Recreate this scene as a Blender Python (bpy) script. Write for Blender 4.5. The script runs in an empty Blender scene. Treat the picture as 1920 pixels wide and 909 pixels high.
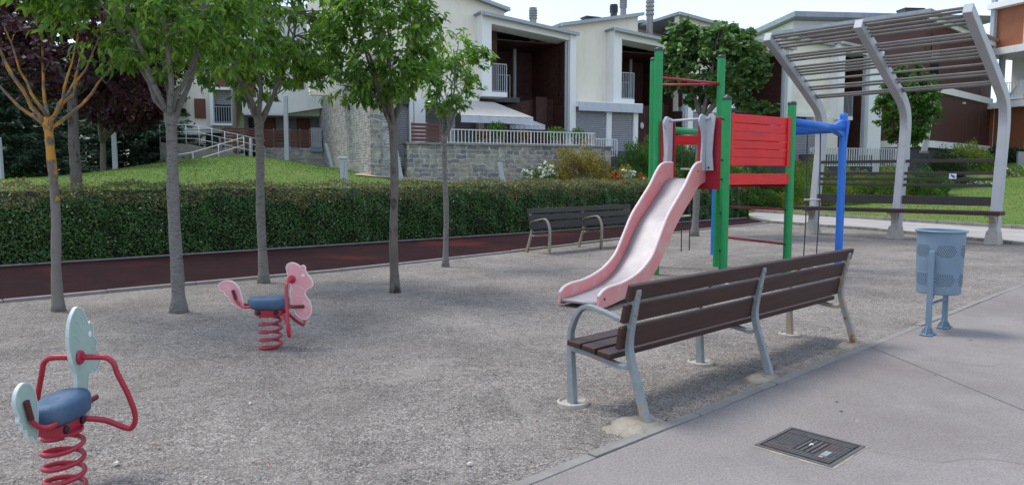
import bpy, bmesh, math, random
import numpy as np
from mathutils import Vector, Matrix
R = math.radians
C = bpy.context.scene.collection
scn = bpy.context.scene

# ------------------------------------------------------------------ camera, sky, sun, exposure
cam = bpy.data.cameras.new('camera'); camo = bpy.data.objects.new('camera', cam); C.objects.link(camo)
cam.sensor_width = 36; cam.lens = 36*1390/1920; cam.clip_end = 2000; cam.clip_start = .05
camo.location = (0, 0, 1.5); camo.rotation_euler = (R(90-5.2), 0, 0)
scn.camera = camo
SUN_EL, SUN_AZ = 63, -66            # azimuth from +Y (away from the camera), negative = to the left
w = bpy.data.worlds.new('World'); scn.world = w; w.use_nodes = True
nt = w.node_tree; N = nt.nodes; L = nt.links
bg = N['Background']
sky = N.new('ShaderNodeTexSky'); sky.sky_type = 'NISHITA'; sky.sun_disc = False
sky.sun_elevation = R(SUN_EL); sky.sun_rotation = R(SUN_AZ); sky.air_density = 1.0; sky.dust_density = .5; sky.ozone_density = 1.6
tc = N.new('ShaderNodeTexCoord'); mp = N.new('ShaderNodeMapping'); mp.inputs['Scale'].default_value = (1.3, 1.3, 3.2)
nz = N.new('ShaderNodeTexNoise'); nz.inputs['Scale'].default_value = 1.6; nz.inputs['Detail'].default_value = 7; nz.inputs['Roughness'].default_value = .55
cr = N.new('ShaderNodeValToRGB'); cr.color_ramp.elements[0].position = .32; cr.color_ramp.elements[1].position = .66
cr.color_ramp.elements[0].color = (.35, .35, .35, 1); cr.color_ramp.elements[1].color = (.90, .90, .90, 1)
mx = N.new('ShaderNodeMixRGB'); mx.inputs['Color2'].default_value = (3.5, 4.0, 4.75, 1)
L.new(tc.outputs['Generated'], mp.inputs[0]); L.new(mp.outputs[0], nz.inputs['Vector']); L.new(nz.outputs['Fac'], cr.inputs[0])
L.new(cr.outputs[0], mx.inputs['Fac']); L.new(sky.outputs[0], mx.inputs['Color1']); L.new(mx.outputs[0], bg.inputs['Color'])
bg.inputs['Strength'].default_value = .15
sl = bpy.data.lights.new('sun', 'SUN'); sl.energy = 1.4; sl.angle = R(20); sl.color = (1, .96, .9)
so = bpy.data.objects.new('sun', sl); C.objects.link(so)
sd = Vector((math.sin(R(SUN_AZ))*math.cos(R(SUN_EL)), math.cos(R(SUN_AZ))*math.cos(R(SUN_EL)), math.sin(R(SUN_EL))))
so.rotation_euler = sd.to_track_quat('Z', 'Y').to_euler()
scn.view_settings.view_transform = 'Standard'; scn.view_settings.look = 'None'
scn.view_settings.exposure = 0.98; scn.view_settings.gamma = 1
try: scn.cycles.max_bounces = 8; scn.cycles.transparent_max_bounces = 8
except Exception: pass

# ------------------------------------------------------------------ helpers
TH = R(43.5); UX, UY = math.cos(TH), math.sin(TH)
def uv(u, v): return (UX*u - UY*v, UY*u + UX*v)
def touv(x, y): return (UX*x + UY*y, -UY*x + UX*y)
def tag(o, label=None, cat=None, group=None, kind=None):
    if label: o['label'] = label
    if cat: o['category'] = cat
    if group: o['group'] = group
    if kind: o['kind'] = kind
    return o
def empty(name, loc, rz, label, cat, group=None):
    o = bpy.data.objects.new(name, None); C.objects.link(o); o.location = loc; o.rotation_euler = (0, 0, rz)
    o.empty_display_size = .2
    return tag(o, label, cat, group)
def children(o): return [c for c in bpy.data.objects if c.parent == o]
def copy_tree(o, parent=None):
    c = o.copy(); C.objects.link(c)
    if parent: c.parent = parent
    for ch in children(o): copy_tree(ch, c)
    return c

class MB:
    def __init__(s, off=(0, 0, 0)): s.v = []; s.f = []; s.o = Vector(off)
    def add(s, vs, fs):
        b = len(s.v); s.v += [tuple(Vector(p)-s.o) for p in vs]; s.f += [tuple(b+i for i in f) for f in fs]; return s
    def box(s, x0, x1, y0, y1, z0, z1):
        return s.add([(x0,y0,z0),(x1,y0,z0),(x1,y1,z0),(x0,y1,z0),(x0,y0,z1),(x1,y0,z1),(x1,y1,z1),(x0,y1,z1)],
                     [(0,3,2,1),(4,5,6,7),(0,1,5,4),(1,2,6,5),(2,3,7,6),(3,0,4,7)])
    def bar(s, a, b, w, h, up=(0, 0, 1)):
        a = Vector(a); b = Vector(b); d = (b-a).normalized(); up = Vector(up); sx = d.cross(up)
        if sx.length < 1e-4: sx = d.cross(Vector((1, 0, 0)))
        sx.normalize(); uu = sx.cross(d).normalized(); vs = []
        for p in (a, b):
            for i, j in ((-1,-1),(1,-1),(1,1),(-1,1)): vs.append(p+sx*(i*w/2)+uu*(j*h/2))
        return s.add(vs, [(0,1,2,3),(7,6,5,4),(0,4,5,1),(1,5,6,2),(2,6,7,3),(3,7,4,0)])
    def tube(s, pts, r, n=8, cap=True, closed=False, flat=1.0):
        pts = [Vector(p) for p in pts]; m = len(pts)
        rr = r if isinstance(r, (list, tuple)) else [r]*m
        vs = []; ref = None
        for i, p in enumerate(pts):
            if closed: d = pts[(i+1) % m]-pts[i-1]
            else: d = pts[min(i+1, m-1)]-pts[max(i-1, 0)]
            d.normalize()
            if ref is None:
                ref = Vector((0, 0, 1)) if abs(d.z) < .9 else Vector((1, 0, 0))
            a = (ref - d*ref.dot(d))
            if a.length < 1e-5: a = d.orthogonal()
            a.normalize(); ref = a; b = d.cross(a)
            for k in range(n):
                t = 2*math.pi*k/n; vs.append(p + a*(rr[i]*math.cos(t)) + b*(rr[i]*flat*math.sin(t)))
        fs = []
        rng = m if closed else m-1
        for i in range(rng):
            j = (i+1) % m
            for k in range(n): k2 = (k+1) % n; fs.append((i*n+k, i*n+k2, j*n+k2, j*n+k))
        if cap and not closed: fs.append(tuple(range(n-1, -1, -1))); fs.append(tuple((m-1)*n+k for k in range(n)))
        return s.add(vs, fs)
    def lathe(s, prof, c=(0, 0, 0), n=24, cap=True):
        vs = []; m = len(prof)
        for r, z in prof:
            for k in range(n): t = 2*math.pi*k/n; vs.append((c[0]+r*math.cos(t), c[1]+r*math.sin(t), c[2]+z))
        fs = [(i*n+k, i*n+(k+1) % n, (i+1)*n+(k+1) % n, (i+1)*n+k) for i in range(m-1) for k in range(n)]
        if cap: fs.append(tuple(range(n-1, -1, -1))); fs.append(tuple((m-1)*n+k for k in range(n)))
        return s.add(vs, fs)
    def prism(s, poly, o, ax, ay, az, t0, t1):
        """outline poly in (ax, ay) axes, thickness t0..t1 along az"""
        o = Vector(o); ax = Vector(ax); ay = Vector(ay); az = Vector(az); n = len(poly)
        vs = [o+ax*p[0]+ay*p[1]+az*t0 for p in poly]+[o+ax*p[0]+ay*p[1]+az*t1 for p in poly]
        return s.add(vs, [tuple(range(n-1, -1, -1)), tuple(range(n, 2*n))]+[(i, (i+1) % n, n+(i+1) % n, n+i) for i in range(n)])
    def build(s, name, mat, parent=None, smooth=False, bevel=0, seg=2):
        me = bpy.data.meshes.new(name); me.from_pydata(s.v, [], s.f)
        bm = bmesh.new(); bm.from_mesh(me); bmesh.ops.recalc_face_normals(bm, faces=bm.faces); bm.to_mesh(me); bm.free()
        me.materials.append(mat)
        o = bpy.data.objects.new(name, me); C.objects.link(o)
        if parent: o.parent = parent
        if smooth:
            me.polygons.foreach_set('use_smooth', [True]*len(me.polygons))
            if smooth == 2:
                bmx = bmesh.new(); bmx.from_mesh(me)
                for e in bmx.edges:
                    if len(e.link_faces) == 2 and e.calc_face_angle(0) > R(35): e.smooth = False
                bmx.to_mesh(me); bmx.free()
        if bevel:
            md = o.modifiers.new('bevel', 'BEVEL'); md.width = bevel; md.segments = seg; md.limit_method = 'ANGLE'; md.angle_limit = R(40)
        return o
def smooth_path(pts, n=4):
    """Catmull-Rom through pts"""
    P = [Vector(p) for p in pts]; P = [P[0]*2-P[1]]+P+[P[-1]*2-P[-2]]; out = []
    for i in range(1, len(P)-2):
        for k in range(n):
            t = k/n; a, b, c, d = P[i-1:i+3]
            out.append(.5*((2*b)+(c-a)*t+(2*a-5*b+4*c-d)*t*t+(3*b-a-3*c+d)*t**3))
    out.append(P[-2]); return out

# ------------------------------------------------------------------ materials
def mat(name, col, rough=.6, col2=None, scale=8, detail=6, lo=.35, hi=.65, bump=0, bscale=None, metal=0, stretch=(1, 1, 1),
        col3=None, scale3=2, lo3=.5, hi3=.7, spec=.4, coat=0):
    m = bpy.data.materials.new(name); m.use_nodes = True; t = m.node_tree; n = t.nodes; l = t.links
    b = n['Principled BSDF']; b.inputs['Roughness'].default_value = rough; b.inputs['Metallic'].default_value = metal
    b.inputs['Specular IOR Level'].default_value = spec; b.inputs['Coat Weight'].default_value = coat
    b.inputs['Base Color'].default_value = (*col, 1)
    tcn = n.new('ShaderNodeTexCoord'); mpn = n.new('ShaderNodeMapping'); mpn.inputs['Scale'].default_value = stretch
    l.new(tcn.outputs['Object'], mpn.inputs[0])
    last = None
    if col2 is not None:
        a = n.new('ShaderNodeTexNoise'); a.inputs['Scale'].default_value = scale; a.inputs['Detail'].default_value = detail; a.inputs['Roughness'].default_value = .65
        l.new(mpn.outputs[0], a.inputs['Vector'])
        r = n.new('ShaderNodeValToRGB'); r.color_ramp.elements[0].position = lo; r.color_ramp.elements[1].position = hi
        r.color_ramp.elements[0].color = (*col, 1); r.color_ramp.elements[1].color = (*col2, 1)
        l.new(a.outputs['Fac'], r.inputs[0]); last = r.outputs[0]
    if col3 is not None:
        a = n.new('ShaderNodeTexNoise'); a.inputs['Scale'].default_value = scale3; a.inputs['Detail'].default_value = 5; a.inputs['Roughness'].default_value = .6
        l.new(mpn.outputs[0], a.inputs['Vector'])
        r = n.new('ShaderNodeMapRange'); r.inputs[1].default_value = lo3; r.inputs[2].default_value = hi3; l.new(a.outputs['Fac'], r.inputs[0])
        x = n.new('ShaderNodeMixRGB'); l.new(r.outputs[0], x.inputs[0]); x.inputs[2].default_value = (*col3, 1)
        if last: l.new(last, x.inputs[1])
        else: x.inputs[1].default_value = (*col, 1)
        last = x.outputs[0]
    if last: l.new(last, b.inputs['Base Color'])
    if bump:
        a = n.new('ShaderNodeTexNoise'); a.inputs['Scale'].default_value = bscale or scale*3; a.inputs['Detail'].default_value = 5
        l.new(mpn.outputs[0], a.inputs['Vector'])
        bp = n.new('ShaderNodeBump'); bp.inputs['Strength'].default_value = 1; bp.inputs['Distance'].default_value = bump
        l.new(a.outputs['Fac'], bp.inputs['Height']); l.new(bp.outputs[0], b.inputs['Normal'])
    return m
def leafmat(name, stops, trans=.35, rough=.55):
    m = bpy.data.materials.new(name); m.use_nodes = True; t = m.node_tree; n = t.nodes; l = t.links
    b = n['Principled BSDF']; b.inputs['Roughness'].default_value = rough; b.inputs['Specular IOR Level'].default_value = .35
    at = n.new('ShaderNodeAttribute'); at.attribute_name = 'rnd'
    r = n.new('ShaderNodeValToRGB'); e = r.color_ramp.elements
    e[0].position = stops[0][0]; e[0].color = (*stops[0][1], 1); e[1].position = stops[-1][0]; e[1].color = (*stops[-1][1], 1)
    for p, c in stops[1:-1]: q = e.new(p); q.color = (*c, 1)
    l.new(at.outputs['Fac'], r.inputs[0]); l.new(r.outputs[0], b.inputs['Base Color'])
    tr = n.new('ShaderNodeBsdfTranslucent'); mixc = n.new('ShaderNodeMixRGB'); mixc.blend_type = 'MULTIPLY'; mixc.inputs[0].default_value = 1
    mixc.inputs[2].default_value = (1.3, 1.35, .7, 1); l.new(r.outputs[0], mixc.inputs[1]); l.new(mixc.outputs[0], tr.inputs[0])
    ms = n.new('ShaderNodeMixShader'); ms.inputs[0].default_value = trans
    l.new(b.outputs[0], ms.inputs[1]); l.new(tr.outputs[0], ms.inputs[2]); l.new(ms.outputs[0], n['Material Output'].inputs[0])
    return m
def brickmat(name, c1, c2, mortar, bw, bh, msize=.015, rough=.8, bump=.01, offset=.5, axes='XZ', noise=.5, scalev=1):
    m = bpy.data.materials.new(name); m.use_nodes = True; t = m.node_tree; n = t.nodes; l = t.links
    b = n['Principled BSDF']; b.inputs['Roughness'].default_value = rough
    tcn = n.new('ShaderNodeTexCoord'); sp = n.new('ShaderNodeSeparateXYZ'); cb = n.new('ShaderNodeCombineXYZ')
    l.new(tcn.outputs['Object'], sp.inputs[0])
    ad = n.new('ShaderNodeMath'); ad.operation = 'ADD'; l.new(sp.outputs['X'], ad.inputs[0]); l.new(sp.outputs['Y'], ad.inputs[1])
    # wobble so the courses are not ruler straight
    wn = n.new('ShaderNodeTexNoise'); wn.inputs['Scale'].default_value = 3.0; l.new(tcn.outputs['Object'], wn.inputs['Vector'])
    wm = n.new('ShaderNodeMath'); wm.operation = 'MULTIPLY_ADD'; l.new(wn.outputs['Fac'], wm.inputs[0]); wm.inputs[1].default_value = noise*.1; l.new(sp.outputs['Z'], wm.inputs[2])
    wm2 = n.new('ShaderNodeMath'); wm2.operation = 'MULTIPLY_ADD'; l.new(wn.outputs['Fac'], wm2.inputs[0]); wm2.inputs[1].default_value = noise*.25; l.new(ad.outputs[0], wm2.inputs[2])
    l.new(wm2.outputs[0], cb.inputs[0]); l.new(wm.outputs[0], cb.inputs[1])
    br = n.new('ShaderNodeTexBrick'); br.inputs['Scale'].default_value = 1; br.inputs['Brick Width'].default_value = bw; br.inputs['Row Height'].default_value = bh
    br.inputs['Mortar Size'].default_value = msize; br.inputs['Mortar Smooth'].default_value = .3; br.offset = offset; br.squash = .7; br.squash_frequency = 3
    br.inputs['Color1'].default_value = (*c1, 1); br.inputs['Color2'].default_value = (*c2, 1); br.inputs['Mortar'].default_value = (*mortar, 1)
    l.new(cb.outputs[0], br.inputs['Vector'])
    nn = n.new('ShaderNodeTexNoise'); nn.inputs['Scale'].default_value = 5*scalev; nn.inputs['Detail'].default_value = 6; l.new(tcn.outputs['Object'], nn.inputs['Vector'])
    mr = n.new('ShaderNodeMapRange'); mr.inputs[1].default_value = .3; mr.inputs[2].default_value = .7; mr.inputs[3].default_value = .65; mr.inputs[4].default_value = 1.3; l.new(nn.outputs['Fac'], mr.inputs[0])
    mu = n.new('ShaderNodeMixRGB'); mu.blend_type = 'MULTIPLY'; mu.inputs[0].default_value = 1; l.new(br.outputs['Color'], mu.inputs[1]); l.new(mr.outputs[0], mu.inputs[2])
    l.new(mu.outputs[0], b.inputs['Base Color'])
    bp = n.new('ShaderNodeBump'); bp.invert = True; bp.inputs['Distance'].default_value = bump; l.new(br.outputs['Fac'], bp.inputs['Height']); l.new(bp.outputs[0], b.inputs['Normal'])
    return m

M = {}
M['pave'] = mat('pavement_concrete', (.225, .200, .186), .9, (.275, .248, .232), 1.3, 8, .3, .75, .003, 60, col3=(.185, .155, .145), scale3=.55, lo3=.45, hi3=.75, spec=.2)
M['kerb'] = mat('kerb_concrete', (.27, .25, .23), .9, (.19, .17, .155), 5, 8, .35, .75, .004, 40)
M['darkkerb'] = mat('kerb_weathered', (.16, .15, .13), .95, (.30, .28, .25), 5, 8, .3, .7, .006, 30)
M['path'] = mat('path_concrete', (.40, .37, .34), .9, (.30, .275, .255), 1.2, 8, .35, .7, .003, 40)
M['conc'] = mat('rough_concrete', (.38, .335, .265), .95, (.22, .195, .16), 12, 8, .3, .7, .01, 40)
M['ringconc'] = mat('pale_footing_concrete', (.48, .44, .385), .9, (.33, .30, .26), 20, 6, .35, .7, .004, 60)
M['wood'] = mat('dark_stained_slats', (.042, .020, .017), .5, (.062, .032, .027), 3, 8, .3, .7, .0015, 18, stretch=(.6, 8, 8), col3=(.13, .10, .09), scale3=7, lo3=.70, hi3=.82, spec=.28)
M['woodfar'] = mat('greyed_dark_slats', (.040, .033, .032), .5, (.07, .06, .056), 3, 8, .3, .7, .0015, 18, stretch=(.6, 8, 8), col3=(.14, .12, .11), scale3=7, lo3=.66, hi3=.80, spec=.25)
M['cast'] = mat('grey_painted_casting', (.27, .29, .30), .5, (.20, .22, .225), 14, 6, .35, .7, .002, 40, col3=(.34, .23, .12), scale3=6, lo3=.60, hi3=.72)
M['castrust'] = mat('rusty_casting', (.34, .25, .16), .6, (.27, .28, .28), 9, 6, .40, .62, .002, 40, col3=(.20, .09, .04), scale3=12, lo3=.58, hi3=.68)
M['binblue'] = mat('blue_grey_bin_paint', (.155, .225, .30), .45, (.20, .27, .345), 4, 7, .35, .7, .0015, 10, col3=(.12, .15, .18), scale3=9, lo3=.66, hi3=.74)
M['hole'] = mat('hole_dark', (.035, .05, .07), .8)
M['sticker'] = mat('sticker_white', (.75, .75, .74), .5)
M['stickerblue'] = mat('sticker_blue', (.04, .12, .42), .5)
M['iron'] = mat('cast_iron', (.095, .088, .088), .6, (.16, .15, .15), 25, 6, .35, .7, .002, 80, metal=.3, col3=(.15, .10, .09), scale3=5, lo3=.5, hi3=.7)
M['irondark'] = mat('cast_iron_dark', (.022, .020, .020), .9, (.045, .04, .038), 25)
M['redsteel'] = mat('red_painted_steel', (.42, .022, .045), .35, (.33, .02, .038), 12, 6, .4, .7, .0008, 60, spec=.5, col3=(.24, .02, .03), scale3=20, lo3=.64, hi3=.7)
M['darkred'] = mat('dark_red_rubber', (.13, .02, .025), .6, (.09, .018, .022), 20, 4)
M['seatblue'] = mat('worn_blue_rubber', (.035, .085, .165), .6, (.075, .13, .20), 7, 8, .35, .7, .002, 50)
M['black'] = mat('black_plastic', (.012, .012, .014), .45, (.02, .02, .02), 20, 4)
M['pinkpanel'] = mat('faded_pink_panel', (.74, .29, .32), .5, (.70, .36, .37), 5, 6, .35, .7, .0006, 60, col3=(.74, .52, .50), scale3=7, lo3=.52, hi3=.72)
M['pinkedge'] = mat('pale_panel_edge', (.80, .66, .64), .6, (.7, .55, .53), 20, 5)
M['greenpanel'] = mat('faded_green_panel', (.30, .42, .37), .55, (.38, .50, .44), 5, 6, .35, .7, .0006, 60, col3=(.50, .58, .52), scale3=14, lo3=.6, hi3=.75)
M['greenedge'] = mat('worn_white_panel_edge', (.62, .66, .63), .6, (.45, .52, .50), 15, 5)
M['slidepink'] = mat('pink_slide_plastic', (.72, .245, .245), .42, (.70, .31, .30), 2.5, 6, .35, .7, .0008, 40, col3=(.62, .40, .37), scale3=6, lo3=.52, hi3=.75, spec=.4)
M['steel'] = mat('worn_stainless', (.42, .40, .405), .55, (.34, .325, .325), 5, 7, .35, .7, 0, metal=.3, stretch=(1, 1, 1))
M['green'] = mat('green_painted_post', (.012, .31, .085), .38, (.016, .25, .075), 3, 6, .35, .7, .0006, 30, spec=.4, col3=(.07, .28, .13), scale3=9, lo3=.60, hi3=.72)
M['greencap'] = mat('dark_cap', (.03, .045, .055), .5, (.04, .06, .06), 10, 4)
M['red'] = mat('bright_red_boards', (.78, .012, .012), .45, (.60, .014, .016), 2.5, 7, .3, .7, .004, 20, stretch=(1, 1, 8), spec=.4, col3=(.52, .012, .012), scale3=3, lo3=.56, hi3=.72)
M['maroon'] = mat('maroon_panel', (.36, .018, .035), .4, (.31, .018, .032), 4, 5)
M['greypanel'] = mat('light_grey_panel', (.46, .47, .50), .5, (.40, .41, .44), 8, 5)
M['blue'] = mat('blue_painted_steel', (.018, .16, .62), .35, (.018, .13, .5), 4, 5, spec=.5)
M['rope'] = mat('dark_rope', (.03, .04, .05), .9, (.06, .07, .08), 60, 4)
M['rung'] = mat('pale_rung', (.60, .52, .48), .6, (.5, .4, .37), 30, 4)
M['pergwhite'] = mat('grey_white_pergola_paint', (.44, .44, .465), .5, (.38, .38, .40), 2, 7, .35, .7, .001, 20, col3=(.30, .29, .30), scale3=5, lo3=.62, hi3=.75)
M['pergslat'] = mat('weathered_grey_slats', (.15, .14, .135), .6, (.20, .19, .182), 3, 4, .3, .7, .001, 20)
M['rubber'] = mat('red_rubber_track', (.020, .012, .013), .95, (.034, .014, .015), 2.2, 8, .35, .65, .004, 90, col3=(.085, .019, .016), scale3=.42, lo3=.54, hi3=.70, spec=.05)
M['cream'] = mat('cream_render', (.84, .775, .66), .9, (.78, .715, .60), .7, 7, .35, .7, .002, 60, stretch=(1, 1, .35), col3=(.68, .62, .53), scale3=2.2, lo3=.55, hi3=.85)
M['white'] = mat('white_render', (.82, .81, .79), .85, (.77, .76, .74), .8, 7, .35, .7, .001, 40, stretch=(1, 1, .3), col3=(.68, .66, .63), scale3=3, lo3=.56, hi3=.85)
M['brick'] = brickmat('dark_red_brick', (.085, .027, .016), (.06, .02, .013), (.035, .014, .011), .24, .075, .01, .7, .004, noise=.1)
M['panelbrown'] = mat('brown_panel_cladding', (.17, .065, .035), .6, (.145, .055, .03), 1.5, 6)
M['panelorange'] = mat('orange_brown_cladding', (.30, .105, .045), .6, (.26, .09, .04), 1.5, 6)
M['paneldark'] = mat('dark_brown_cladding', (.085, .036, .028), .6, (.07, .03, .024), 1.5, 6)
M['basement'] = mat('dark_plinth', (.07, .07, .075), .8, (.09, .09, .095), 3, 5)
M['roof'] = mat('zinc_roof', (.30, .32, .35), .45, (.24, .26, .28), 2, 5, metal=.4)
M['chim'] = mat('dark_chimney_metal', (.04, .045, .055), .5, (.06, .065, .07), 8, 4)
M['chimlight'] = mat('steel_flue', (.22, .21, .21), .5, (.33, .31, .30), 8, 4, metal=.4)
M['shutter'] = mat('grey_roller_shutter', (.30, .30, .32), .5, (.27, .27, .29), 3, 4)
M['glass'] = mat('window_glass', (.02, .025, .03), .08, spec=.8)
M['railgrey'] = mat('grey_railing', (.38, .40, .43), .45, (.33, .35, .37), 10, 4)
M['railwhite'] = mat('white_railing', (.70, .70, .70), .5, (.62, .62, .62), 10, 4)
M['awning'] = mat('pale_awning', (.50, .47, .42), .85, (.44, .41, .37), 4, 5)
M['valance'] = mat('grey_valance', (.55, .57, .62), .85, (.48, .50, .55), 4, 5)
M['fencebrown'] = mat('red_brown_fence_boards', (.155, .058, .042), .65, (.11, .045, .035), 3, 6, stretch=(1, 1, 6))
M['post'] = mat('pale_grey_post', (.47, .48, .52), .5, (.42, .43, .46), 5, 5)
M['stone'] = brickmat('pale_slate_stone', (.42, .40, .36), (.24, .235, .23), (.50, .48, .44), .34, .085, .014, .9, .02, noise=1)
M['stonewall'] = brickmat('grey_stone_wall', (.38, .345, .28), (.17, .17, .18), (.50, .47, .42), .40, .15, .018, .9, .03, noise=1.6)
M['bark'] = mat('grey_cherry_bark', (.16, .145, .13), .9, (.25, .235, .215), 6, 8, .35, .65, .03, 22, stretch=(1, 1, 2.4), col3=(.085, .07, .062), scale3=6, lo3=.55, hi3=.72)
M['barkbrown'] = mat('brown_bark', (.12, .10, .085), .9, (.18, .155, .135), 6, 8, .35, .65, .035, 18, stretch=(1, 1, .5), col3=(.05, .04, .035), scale3=6, lo3=.52, hi3=.62)
M['twig'] = mat('twig_bark', (.10, .085, .07), .9, (.16, .14, .12), 12, 5)
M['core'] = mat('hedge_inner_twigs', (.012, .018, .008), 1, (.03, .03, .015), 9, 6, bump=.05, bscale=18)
G = leafmat
M['leaf'] = G('cherry_leaves', [(0, (.046, .105, .016)), (.45, (.120, .24, .038)), (.8, (.24, .39, .070)), (1, (.38, .50, .15))], .5, .45)
M['leafdark'] = G('cherry_leaves_deep', [(0, (.014, .042, .010)), (.5, (.035, .09, .018)), (.85, (.07, .16, .03)), (1, (.14, .24, .05))], .35, .45)
M['purple'] = G('purple_plum_leaves', [(0, (.030, .012, .018)), (.6, (.082, .026, .038)), (.93, (.15, .052, .062)), (1, (.19, .12, .055))], .2, .5)
M['conifer'] = G('spruce_needles', [(0, (.012, .030, .018)), (.6, (.035, .078, .042)), (1, (.085, .14, .08))], .1, .7)
M['broad'] = G('broad_leaves', [(0, (.030, .075, .012)), (.6, (.08, .18, .03)), (1, (.18, .34, .05))], .35, .5)
M['round'] = G('round_leaves', [(0, (.045, .105, .028)), (.55, (.11, .21, .06)), (.93, (.20, .31, .10)), (.95, (.15, .04, .03)), (1, (.17, .05, .035))], .25, .5)
M['hedge'] = G('hedge_leaves', [(0, (.016, .048, .009)), (.35, (.045, .125, .022)), (.62, (.090, .20, .036)), (.72, (.16, .16, .045)), (.93, (.22, .165, .08)), (.96, (.45, .42, .38)), (1, (.5, .48, .44))], .25, .4)
M['yellowbush'] = G('yellow_brown_leaves', [(0, (.08, .05, .03)), (.45, (.17, .11, .035)), (.55, (.27, .24, .04)), (1, (.40, .37, .07))], .3)
M['bush'] = G('shrub_leaves', [(0, (.022, .065, .014)), (.6, (.07, .155, .03)), (1, (.18, .29, .055))], .3)
M['bushdark'] = G('dark_shrub_leaves', [(0, (.010, .022, .010)), (.6, (.025, .05, .02)), (1, (.06, .09, .03))], .2)
M['heath'] = G('mixed_shrub_leaves', [(0, (.05, .10, .018)), (.5, (.13, .21, .035)), (.8, (.26, .32, .06)), (.9, (.28, .10, .05)), (1, (.34, .12, .06))], .3)
M['fwhite'] = G('white_petals', [(0, (.6, .6, .56)), (1, (.85, .85, .82))], .2)
M['fred'] = G('red_petals', [(0, (.5, .015, .015)), (1, (.75, .05, .03))], .2)
M['fpink'] = G('pale_pink_petals', [(0, (.55, .35, .35)), (1, (.8, .65, .62))], .2)

def pavemat():
    m = M['pave']; t = m.node_tree; n = t.nodes; l = t.links; b = n['Principled BSDF']
    src = b.inputs['Base Color'].links[0].from_socket; tcn = n.new('ShaderNodeTexCoord')
    sp = n.new('ShaderNodeTexNoise'); sp.inputs['Scale'].default_value = 75; sp.inputs['Detail'].default_value = 3; l.new(tcn.outputs['Object'], sp.inputs['Vector'])
    mr = n.new('ShaderNodeMapRange'); mr.inputs[1].default_value = .3; mr.inputs[2].default_value = .7; mr.inputs[3].default_value = .78; mr.inputs[4].default_value = 1.22; l.new(sp.outputs['Fac'], mr.inputs[0])
    mu = n.new('ShaderNodeMixRGB'); mu.blend_type = 'MULTIPLY'; mu.inputs[0].default_value = 1; l.new(src, mu.inputs[1]); l.new(mr.outputs[0], mu.inputs[2])
    sc = n.new('ShaderNodeTexNoise'); sc.inputs['Scale'].default_value = 5.5; sc.inputs['Detail'].default_value = 9; sc.inputs['Roughness'].default_value = .72; sc.inputs['Distortion'].default_value = .6; l.new(tcn.outputs['Object'], sc.inputs['Vector'])
    m2 = n.new('ShaderNodeMapRange'); m2.inputs[1].default_value = .60; m2.inputs[2].default_value = .74; m2.inputs[4].default_value = .45; l.new(sc.outputs['Fac'], m2.inputs[0])
    x = n.new('ShaderNodeMixRGB'); x.inputs[2].default_value = (.40, .37, .345, 1); l.new(m2.outputs[0], x.inputs[0]); l.new(mu.outputs[0], x.inputs[1])
    dk = n.new('ShaderNodeTexNoise'); dk.inputs['Scale'].default_value = 2.1; dk.inputs['Detail'].default_value = 8; dk.inputs['Roughness'].default_value = .66; dk.inputs['Distortion'].default_value = 1.2; l.new(tcn.outputs['Object'], dk.inputs['Vector'])
    m3 = n.new('ShaderNodeMapRange'); m3.inputs[1].default_value = .52; m3.inputs[2].default_value = .72; m3.inputs[4].default_value = .38; l.new(dk.outputs['Fac'], m3.inputs[0])
    y = n.new('ShaderNodeMixRGB'); y.inputs[2].default_value = (.155, .135, .135, 1); l.new(m3.outputs[0], y.inputs[0]); l.new(x.outputs[0], y.inputs[1])
    l.new(y.outputs[0], b.inputs['Base Color'])
pavemat()
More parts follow.
